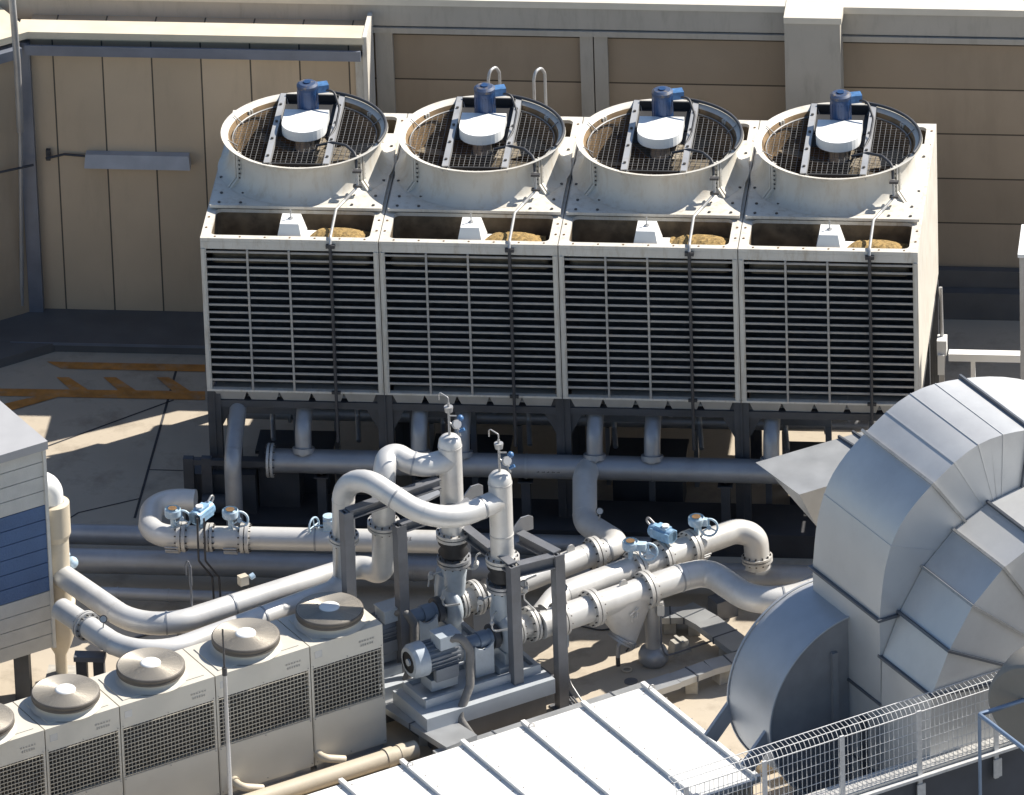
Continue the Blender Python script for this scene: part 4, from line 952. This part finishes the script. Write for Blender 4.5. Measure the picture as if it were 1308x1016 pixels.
for px, py, v in ((1112, 940, -11.95), (1035, 950, -10.3)):
    a = vplane(px, py, v)-U*.1; mb = MB(); mb.box((a.x-.05, a.y-.05, FZ), (a.x+.05, a.y+.05, a.z+.3)); mb.build('leg', 'steel_dark', r)
# hood behind
ph = G(965, 590, -2.0)
r = thing('duct_hood', 'grey sloping sheet metal hood poking out left of the largest duct', 'hood', (ph.x, ph.y, FZ))
hz = -2.0
A1 = G(965, 591, hz); A2 = G(1021, 632, hz+.0); A3 = G(1160, 590, hz+.05); A4 = G(1120, 546, hz+.08)
mb = MB(); top = [A1, A2, A3, A4]
low = [G(968, 596, hz-.02), G(1050, 668, hz-.35), G(1160, 660, hz-.9), A4-Z*.9]
low = [A1-Z*.05+U*.1, A2-Z*.55+U*.25, A3-Z*.95, A4-Z*.9]
mb.hexa(low+top); mb.build('shell', 'tray', r)
mb = MB()
for px, py, qx, qy in ((1071, 556, 1098, 573), (1089, 550, 1116, 568)): mb.beam(G(px, py, hz+.09), G(qx, qy, hz+.09), .03, .04)
mb.build('seam', 'duct_rib', r)
# scroll fan housing
pc = vplane(1045, 858, -10.25)
r = thing('fan_housing', 'round blue grey centrifugal fan housing at the foot of the ducts', 'fan', (pc.x, pc.y, FZ))
mb = MB(); R = 1.34; wd = 1.0
mb.cyl(pc, pc-W*wd, R, 72, caps=False)
mb.poly(mb.ring(pc, -W, R, 72)[::-1]); mb.build('casing', 'fan_house', r)
mb = MB(); c_ = pc-W*(wd+.002); mb.poly(mb.ring(c_, -W, R-.01, 72)); mb.obox(c_-U*.42-Z*1.0-W*.06, U*.08, W*.06, Z*1.9)
mb.build('side_plate', 'fan_side', r)

mb = MB()
for k in (0, 1):
    q = pc-W*wd*k+W*(.02 if k == 0 else -.02); rp = mb.ring(q, -W, R+.01, 72); mb.tube(rp+[rp[0]], .018, 6, caps=False)
mb.build('rim', 'fan_house', r)
mb = MB(); a = vplane(955, 872, -10.2); b = vplane(906, 942, -10.2); mb.box((pc.x-.3, pc.y-.5, FZ), (pc.x+.3, pc.y+.1, pc.z-R+.1)); mb.build('pedestal', 'fan_side', r)
for k in (0, .9): mb = MB(); mb.beam(a-W*k, b-W*k, .22, .05, up=W); mb.build('leg', 'fan_house', r)

# ================================================================== CONDENSING UNITS
ACT = -2.63; ACB = -4.42; ACD = .86
Pc = G(489, 797, ACT)                      # right front top corner
def upx(px):                               # distance along -U from Pc so that front top edge hits pixel x
    lo, hi = -1, 12
    for _ in range(50):
        m_ = (lo+hi)/2; p = Pc-U*m_; d = p-CL; x = 654+FPX*d.dot(CR)/d.dot(FWD)
        if x > px: lo = m_
        else: hi = m_
    return lo
def make_ac(wd, rgt, label):
    """unit whose right front corner sits rgt metres left of Pc"""
    g = .008; o = Pc-U*(rgt+wd)+U*g; w_ = wd-2*g; dn = -W                 # o = left front top corner
    r = thing('condensing_unit', label, 'condensing unit', tuple((o+U*w_/2+W*ACD/2).xy)+(ACB-.08,), 'air conditioning condensing units in a row')
    H = ACT-ACB
    mb = MB()
    def bx(u0, u1, v0, v1, z0, z1, m=None): (m or mb).obox(o+U*u0+W*v0+Z*(z0), U*(u1-u0), W*(v1-v0), Z*(z1-z0))
    bx(0, w_, 0, ACD, -.34, 0)                       # top hood
    bx(.0, w_, .003, ACD, -H, -1.07)                 # lower body
    bx(0, .03, 0.003, .06, -1.068, -.342); bx(w_-.03, w_, .003, .06, -1.068, -.342); bx(0, .03, ACD-.06, ACD, -1.068, -.342); bx(w_-.03, w_, ACD-.06, ACD, -1.068, -.342)
    bx(.012, w_-.012, -.004, .0, -H+.02, -1.075)     # service panel
    bx(.1, w_-.1, .1, ACD-.1, .0, .012)
    mb.build('cabinet', 'ac_cream', r)
    mb = MB(); bx(.035, w_-.035, .07, ACD-.07, -1.066, -.344); cc = mb.build('coil', 'coil', r)
    mb = MB(); n = int(w_/.055)
    for k in range(n+1): bx(.03+(w_-.06)*k/n-.004, .03+(w_-.06)*k/n+.004, .0, .008, -1.066, -.345)
    for k in range(13): z = -.36-k*.0575; bx(.03, w_-.03, -.01, -.001, z-.005, z+.005)
    for k in range(13): z = -.36-k*.0575; bx(w_-.008, w_, .06, ACD-.06, z-.005, z+.005); bx(.0, .008, .06, ACD-.06, z-.005, z+.005)
    mb.build('grille', 'grille', r)
    fc = o+U*(w_/2)+W*(ACD/2)
    mb = MB(); mb.lathe(fc, Z, [(.47, .012), (.425, .022), (.405, .05), (.40, .11)], 48, sharp=False); mb.build('fan_ring', 'ac_cream', r)
    mb = MB(); mb.lathe(fc, Z, [(.40, .10), (.44, .105), (.447, .13), (.43, .142), (.445, .152), (.445, .19), (.435, .2), (.40, .2)], 48, sharp=False); mb.build('fan_collar', 'ac_ring', r)
    mb = MB()
    for k in range(23):
        rr = .14+k*.0129; zz = .222-.02*((rr-.12)/.3)**2
        prof = [(rr-.0048, zz), (rr, zz+.004), (rr+.0048, zz), (rr, zz-.004)]
        mb.lathe(fc, Z, prof+[prof[0]], 40, sharp=False)
    for k in range(12):
        a = 2*pi*k/12; d = U*cos(a)+W*sin(a); mb.cyl(fc+d*.12+Z*.217, fc+d*.43+Z*.195, .004, 5)
    mb.build('fan_guard', 'ac_guard', r)
    mb = MB(); mb.cyl(fc+Z*.17, fc+Z*.185, .395, 32); mb.build('fan_disc', 'ac_under', r)
    mb = MB(); mb.lathe(fc, Z, [(.14, .21), (.13, .232), (.1, .24), (0, .241)], 28, sharp=False); mb.build('hub_cap', 'cover_white', r)
    mb = MB()
    glyphs(mb, o+U*(w_-.36)-Z*.17-W*.003, U, Z, 6, .03, .022, 5); glyphs(mb, o+U*(w_-.34)-Z*.235-W*.003, U, Z, 6, .025, .028, 9)
    mb.build('lettering', 'label_mid', r)
    mb = MB(); mb.obox(o+U*.06-Z*.2-W*.004, U*.11, Z*.1, W*.002); mb.build('nameplate', 'tray', r)
    mb = MB()
    for zz_ in (-.31, -1.1, -H+.05):
        for uu in (.03, w_/2, w_-.03): q = o+U*uu+Z*zz_-W*.004; mb.cyl(q, q-W*.006, .009, 6)
    mb.build('screw', 'label_mid', r)
    mb = MB(); bx(.04, w_-.04, .03, .11, -H-.08, -H-.002); bx(.04, w_-.04, ACD-.11, ACD-.03, -H-.08, -H-.002); mb.build('base_rail', 'pipe_dull', r)
    return r
mk('coil', (.02, .021, .024), .5, .2, var=.3, scale=8)
mk('ac_under', (.22, .20, .17), .5, .3)

e = [0, upx(395.6), upx(276.8), upx(152.5), upx(56)]
wide = (e[3]-e[1])/2; nar = ((e[1]-e[0])+(e[4]-e[3]))/2
u1 = make_ac(e[1], 0, 'condensing unit at the right end of the row, nearest the pumps')
u2 = make_ac(wide, e[1], 'wide condensing unit second from the right, behind the thin antenna pole')
u3 = copy_tree(u2); u3.location -= U*wide; u3['label'] = 'wide condensing unit in the middle of the row, left of the antenna pole'
u4 = copy_tree(u1); u4.location -= U*(e[3]); u4['label'] = 'condensing unit second from the left, fan fully visible near the left edge'
u5 = copy_tree(u2); u5.location -= U*(e[3]+e[1]-e[1]+ (e[1])); u5.location = u2.location - U*(e[3]+e[1]-e[1]+e[1]-e[1]); 
u5.location = V(u2.location)-U*(e[3]+e[1]-e[1]); u5['label'] = 'condensing unit cut off by the left edge of the picture'
# place it exactly after u4
u5.location = V(u2.location)-U*((e[3]+e[1])-e[1])

# insulated refrigerant pipes before the row
r = thing('refrigerant_pipe', 'cream lagged pipes along the foot of the condensing units', 'pipe', G(430, 985, FZ))
mb = MB(); zq = FZ+.14; a = G(531, 957, zq); b = a-U*7
mb.tube([a, b], .12, 18); mb.build('pipe_run', 'pvc', r)
for px, py in ((412, 968), (307, 1005)):
    mb = MB(); p = G(px, py, zq+.1); mb.tube([p+W*.15, p-W*.02, p-W*.05+U*.3-Z*.1], .055, 12, fil=.1); mb.cyl(p+W*.12, p+W*.17, .075, 12); mb.build('branch', 'pvc', r)
mb = MB(); mb.tube([a+W*.16+Z*-.06, b+W*.16+Z*-.06], .03, 8); mb.build('drain_tube', 'pipe_dull', r)
for k in range(3):
    pass
mb = MB(); a = G(530, 957, zq)-U*.45; mb.cyl(a-U*.0, a+U*.12, .135, 18); mb.cyl(a+U*.2, a+U*.3, .13, 18); mb.build('tape_band', 'pvc', r)

# antenna pole
p = G(297, 1075, FZ)
r = thing('antenna_pole', 'slim grey pole rising in front of the condensing units at lower left', 'pole', p)
def zat(px, py): return on_plane(px, py, p, Y).z
mb = MB(); z1 = zat(290, 860); z2 = zat(285, 804); mb.cyl((p.x, p.y, FZ), (p.x, p.y, z1), .032, 12, .028); mb.build('shaft', 'steel_light', r)
mb = MB(); mb.cyl((p.x, p.y, z1-.02), (p.x, p.y, z2), .014, 8, .012); mb.cyl((p.x, p.y, z1-.03), (p.x, p.y, z1+.08), .034, 10); mb.build('tip', 'cable_dark', r)

# ================================================================== WHITE ROOF
RZ = -4.1
c1 = G(828, 876, RZ); L_ = 7.5
c2 = G(985, 990, RZ); rl = (c2-c1).dot(-W)
r = thing('white_roof', 'large white metal roof with raised ribs in the foreground', 'roof', (c1.x, c1.y, FZ))
mb = MB(); mb.obox(c1-U*L_-Z*.06, U*L_, -W*rl, Z*.06); mb.build('roof_sheet', 'roof_white', r)
step = (G(822.5, 875.7, RZ)-G(746.5, 900.5, RZ)).dot(U)
for k in range(9):
    mb = MB(); p = c1-U*(.05+step*k); mb.obox(p-U*.035+Z*.001+W*.05, U*.06, -W*(rl+.08), Z*.055); mb.build('rib', 'roof_white', r)
    mb = MB()
    for j in range(int(rl/.32)):
        for e_ in (-.08, .08): q = p+U*e_-W*(.1+j*.32); mb.cyl(q, q+Z*.012, .011, 6)
    mb.build('screw_row', 'label_mid', r)
    if k % 2 == 0:
        mb = MB(); q = p-W*.17+Z*.055; mb.tube([q-U*.04, q-U*.04+Z*.05, q+U*.04+Z*.05, q+U*.04], .008, 6, fil=.03); q = p-W*(rl-.4)+Z*.055; mb.tube([q-U*.04, q-U*.04+Z*.05, q+U*.04+Z*.05, q+U*.04], .008, 6, fil=.03); mb.build('hook', 'steel_light', r)
mb = MB(); mb.obox(c1-W*(rl*.52)-U*L_+Z*.001, U*(L_-.02), -W*.02, Z*.006); mb.build('lap_joint', 'roof_white', r)
mb = MB(); mb.obox(c1-U*(L_-.08)-W*.08+Z*(FZ-RZ), U*(L_-.16), -W*(rl-.16), Z*(RZ-FZ-.062)); mb.build('base', 'coping_grey', r)

# ================================================================== CABLE TRAYS
def tray(pts, wd, z, label, legs=True):
    r = thing('cable_tray', label, 'cable tray', (G(*pts[0], z).x, G(*pts[0], z).y, FZ), 'covered grey cable trays on the deck')
    P = [G(x, y, z) for x, y in pts]
    for i, (a, b) in enumerate(zip(P, P[1:])):
        mb = MB(); mb.beam(a+Z*.003*i, b+Z*.003*i, wd, .09); mb.build('cover', 'tray', r)
    mb = MB()
    for a, b in zip(P, P[1:]):
        n = 1 if (b-a).length < 1.6 else int((b-a).length/1.5)
        for k in range(n):
            q = a+(b-a)*((k+.5)/n); d = (b-a).normalized(); mb.beam(q-d*.01+Z*.008, q+d*.01+Z*.008, wd+.02, .1)
    mb.build('strap', 'duct_rib', r)
    for a, b in zip(P, P[1:]):
        q = (a+b)/2; mb = MB(); mb.box((q.x-.08, q.y-.08, FZ), (q.x+.08, q.y+.08, z-.09)); mb.build('foot', 'concrete_block', r)
tray([(496, 887), (590, 947)], .5, -4.12, 'wide tray from the pumps toward the corner of the white roof')
tray([(560, 965), (862, 866)], .3, -4.2, 'straight tray along the far edge of the white roof')
tray([(862, 866), (905, 850), (955, 836), (975, 800)], .27, -4.2, 'tray bending toward the blue fan housing')
tray([(872, 775), (902, 792), (950, 828)], .36, -4.2, 'short tray under the right hand pipes')
tray([(838, 783), (874, 782)], .3, -4.21, 'short stub of tray behind the round pipe leg')
# conduits on the deck
mb = MB()
for k in range(3): mb.tube([T(620+8*k, 810+6*k, FZ+.03), T(700+8*k, 858+6*k, FZ+.03), T(735+4*k, 905, FZ+.03)], .014, 6, fil=.3)
single(mb, 'conduit', 'steel_frame', 'thin conduits lying across the deck beside the pump skid', 'conduit')
r = thing('instrument_post', 'slim post with a small grey box and conduits right of the frame', 'post', G(722, 890, FZ))
p = G(722, 890, FZ); mb = MB(); mb.cyl(p, p+Z*.95, .02, 8); mb.tube([p+Z*.9+X*.04, p+V((.05, 0, .25)), G(748, 903, FZ+.02)], .012, 6, fil=.2); mb.build('pole', 'steel_light', r)
mb = MB(); mb.box(p+V((-.05, -.05, .78)), p+V((.07, .03, 1.02))); mb.box(p+V((-.06, -.04, 1.04)), p+V((.03, .04, 1.12))); mb.build('box', 'pump_grey', r)
mb = MB(); mb.tube([T(742, 800, FZ+.015), T(770, 806, FZ+.015), T(790, 800, FZ+.015), T(812, 815, FZ+.015), T(800, 832, FZ+.015)], .011, 6, fil=.3); single(mb, 'loose_cable', 'cable_dark', 'thin dark cable lying loose on the deck under the strainer', 'cable')
mb = MB(); mb.tube([T(150, 822, FZ+.02), T(200, 806, FZ+.02), T(262, 800, FZ+.02), T(300, 812, FZ+.02)], .018, 6, fil=.4); single(mb, 'loose_cable', 'steel_frame', 'grey conduit on the sunlit deck between the two long pipes', 'cable')
# drain ring and cover on deck
p = G(801, 857, FZ); mb = MB(); rp = mb.ring(p+Z*.02, Z, .06, 20); mb.tube(rp+[rp[0]], .012, 6, caps=False); single(mb, 'drain_ring', 'pvc', 'small pale ring lying on the sunlit deck', 'ring')
p = G(806, 871, FZ); mb = MB(); mb.cyl(p, p+Z*.012, .09, 24); single(mb, 'drain_cover', 'steel_frame', 'round dark drain cover on the sunlit deck', 'drain')

# ================================================================== SHED, CREAM STACK
sz0, sz1 = -3.75, -.62
pc_ = G(52, 561, sz1)
r = thing('equipment_shed', 'shed with white and blue weatherboards at the left edge', 'shed', (pc_.x, pc_.y, FZ))
mb = MB(); mb.obox(pc_-Z*.12+U*.05-W*.1, -U*5, W*3.2, Z*.12); mb.build('roof', 'shed_roof', r)
h = sz1-.12-sz0; nb = 14; bh = h/nb
for nm, rng, m_ in (('white_board', [0, 1, 2, 3, 10, 11, 12, 13], 'siding_white'), ('blue_board', range(4, 10), 'siding_blue')):
    mb = MB()
    for k in rng:
        o = pc_+Z*(sz1-.12-k*bh-pc_.z); mb.obox(o-Z*(bh-.012)-U*5-W*.02, U*5, W*.045, Z*(bh-.012))
    mb.build(nm, m_, r)
mb = MB(); o = pc_+Z*(sz0-pc_.z); mb.obox(o-U*.0-W*.04, U*.045, W*.08, Z*h); mb.build('corner_trim', 'siding_white', r)
mb = MB(); mb.obox(o-U*5+W*.027, U*4.98, W*2.9, Z*h); mb.build('wall', 'gutter', r)
for du in (.35, 2.4, 4.6):
    for dv in (.2, 2.6):
        mb = MB(); q = o-U*du+W*dv; mb.box((q.x-.1, q.y-.1, FZ), (q.x+.1, q.y+.1, sz0)); mb.build('leg', 'steel_dark', r)
p = G(80, 876, FZ)
r = thing('cream_stack', 'tall cream lagged pipe with a white bent top beside the blue shed', 'pipe', p)
def zz(py): return on_plane(71, py, p, Y).z
mb = MB(); mb.lathe((p.x, p.y, 0), Z, [(.08, FZ), (.08, zz(835)), (.15, zz(822)), (.23, zz(800)), (.23, zz(768))], 28, sharp=False); mb.lathe((p.x, p.y, 0), Z, [(.23, zz(768)), (.185, zz(766)), (.185, zz(688)), (.22, zz(680)), (.22, zz(642)), (.15, zz(640))], 28); mb.build('pipe_run', 'pvc', r)
mb = MB(); t = V((p.x-.02, p.y, zz(640))); mb.tube([t, t+Z*.30, t+Z*.33-U*.4], .165, 20, fil=.22); mb.build('elbow', 'cover_white', r)
mb = MB(); mb.box((p.x-.2, p.y-.2, FZ), (p.x+.25, p.y+.2, FZ+.2)); mb.build('base', 'concrete_block', r)

# ================================================================== FENCE AND PARAPET
r = thing('parapet', 'low pale parapet beam with dark face under the mesh fence', 'parapet', (PF.x, PF.y, -6.6))
mb = MB(); mb.obox(V((PF.x, PF.y, PFZ-.12))-U*20-W*.12, U*40, W*.3, Z*.12); mb.build('beam', 'flange_white', r)
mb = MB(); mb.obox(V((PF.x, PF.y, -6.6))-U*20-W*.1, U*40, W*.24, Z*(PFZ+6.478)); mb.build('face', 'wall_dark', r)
mb = MB(); mb.obox(V((PF.x, PF.y, PFZ-.08))-U*20-W*.2, U*40, W*.06, Z*.04); mb.build('trim', 'fence_white', r)
r = thing('mesh_fence', 'white welded mesh fence with a rolled top along the lower right', 'fence', (PF.x, PF.y, PFZ))
SPN = 1.145; FH = .88
for k in range(-3, 4):
    q = PF+U*(SPN*k-.1); mb = MB(); mb.obox(V((q.x, q.y, PFZ-.45))-U*.03-W*.155, U*.06, W*.03, Z*(FH+.45+.02)); mb.obox(V((q.x, q.y, PFZ-.42))-U*.06-W*.18, U*.12, W*.02, Z*.26); mb.build('post', 'fence_white', r)
u0, u1_ = -SPN*3.2, SPN*3
mb = MB(); n = int((u1_-u0)/.068)
o = V((PF.x, PF.y, PFZ+.02))-W*.12
for k in range(n+1):
    q = o+U*(u0+k*.068); mb.tube([q, q+Z*(FH-.03), q+Z*(FH+.05)+W*.07, q+Z*(FH+.07)+W*.2], .0042, 4, caps=False)
for h in [i*.137 for i in range(7)]: mb.cyl(o+U*u0+Z*(h+.02), o+U*u1_+Z*(h+.02), .0046, 5)
for (h, w_) in ((FH-.03, 0), (FH+.05, .07), (FH+.07, .2)): mb.cyl(o+U*u0+Z*h+W*w_, o+U*u1_+Z*h+W*w_, .0075, 5)
mb.build('mesh_panel', 'fence_white', r)
# small concrete and timber lying behind the fence
p = G(985, 965, -4.35); mb = MB(); mb.obox(p-U*.25-W*.2, U*.42, W*.36, Z*.07); mb.obox(V((p.x, p.y, FZ))-U*.2-W*.15, U*.3, W*.25, Z*(.148)); single(mb, 'sand_block', 'pvc', 'square cream slab just beyond the right corner of the white roof', 'slab')
p = G(1010, 985, FZ+.1); mb = MB(); mb.obox(p-U*.15-W*.1, U*.28, W*.2, Z*.1); mb.obox(V((p.x, p.y, FZ))-U*.1-W*.08, U*.2, W*.15, Z*.098); single(mb, 'small_block', 'pvc', 'small cream block seen through the mesh fence', 'block')
# channel under ducts
mb = MB(); a = vplane(1196, 940, -13.1); b = a+U*1.6;  mb.beam(a, b, .1, .08); mb.beam(V((a.x, a.y, FZ+.08)), V((b.x, b.y, FZ+.08)), .06, .08)
for q in (a, (a+b)/2, b): mb.box((q.x-.04, q.y-.04, FZ), (q.x+.04, q.y+.04, q.z-.085))
single(mb, 'base_channel', 'fence_white', 'white steel channel at the foot of the ducts behind the fence', 'beam')

# ---- cowl and railing near bottom right
p = G(1300, 900, -3.2)
r = thing('vent_cowl', 'round grey beige cowl at the lower right edge of the picture', 'cowl', (p.x, PF.y-.9, -6.6))
q = on_plane(1334, 902, V((0, PF.y-.9, 0)), Y); ax = V((-.35, -.9, -.12)).normalized()
mb = MB(); mb.lathe(q, ax, [(.56, -.5), (.68, -.45), (.72, -.3), (.72, .12), (.68, .16)], 48, sharp=False); mb.lathe(q, ax, [(.68, .16), (.6, .17), (.0, .175)], 48); mb.build('hood', 'cowl', r)
mb = MB(); mb.cyl((q.x+.3, q.y+.5, -6.6), (q.x+.3, q.y+.5, q.z), .3, 20); mb.build('neck', 'cowl', r)
r = thing('railing', 'pale blue tubular railing at the bottom right corner', 'railing', G(1251, 1060, -6.6))
p = on_plane(1251, 913, V((0, PF.y-1.4, 0)), Y)
mb = MB(); mb.cyl((p.x, p.y, -6.6), p, .022, 10); mb.build('post', 'rail_blue', r)
mb = MB(); mb.tube([p+U*.9, p, p-W*2.0+U*.02], .03, 10, fil=.02); mb.build('rail', 'rail_blue', r)
# dark equipment at left of towers
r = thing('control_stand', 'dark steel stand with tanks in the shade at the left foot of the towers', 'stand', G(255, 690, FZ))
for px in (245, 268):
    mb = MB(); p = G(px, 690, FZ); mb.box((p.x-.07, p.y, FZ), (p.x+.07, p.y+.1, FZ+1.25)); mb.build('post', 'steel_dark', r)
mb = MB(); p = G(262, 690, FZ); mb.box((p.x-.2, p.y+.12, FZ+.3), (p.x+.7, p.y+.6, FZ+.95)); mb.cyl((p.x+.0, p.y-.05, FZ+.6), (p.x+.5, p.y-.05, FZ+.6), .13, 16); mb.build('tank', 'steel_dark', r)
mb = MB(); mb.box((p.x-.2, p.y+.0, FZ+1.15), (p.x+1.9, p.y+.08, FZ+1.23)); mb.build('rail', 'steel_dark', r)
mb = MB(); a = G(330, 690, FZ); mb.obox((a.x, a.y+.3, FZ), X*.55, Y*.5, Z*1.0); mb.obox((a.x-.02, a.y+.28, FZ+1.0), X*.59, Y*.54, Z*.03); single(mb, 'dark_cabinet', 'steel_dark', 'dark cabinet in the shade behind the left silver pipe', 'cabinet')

S.render.engine = 'CYCLES'
S.render.resolution_x = 1024; S.render.resolution_y = 795
for b_ in M.values(): pass
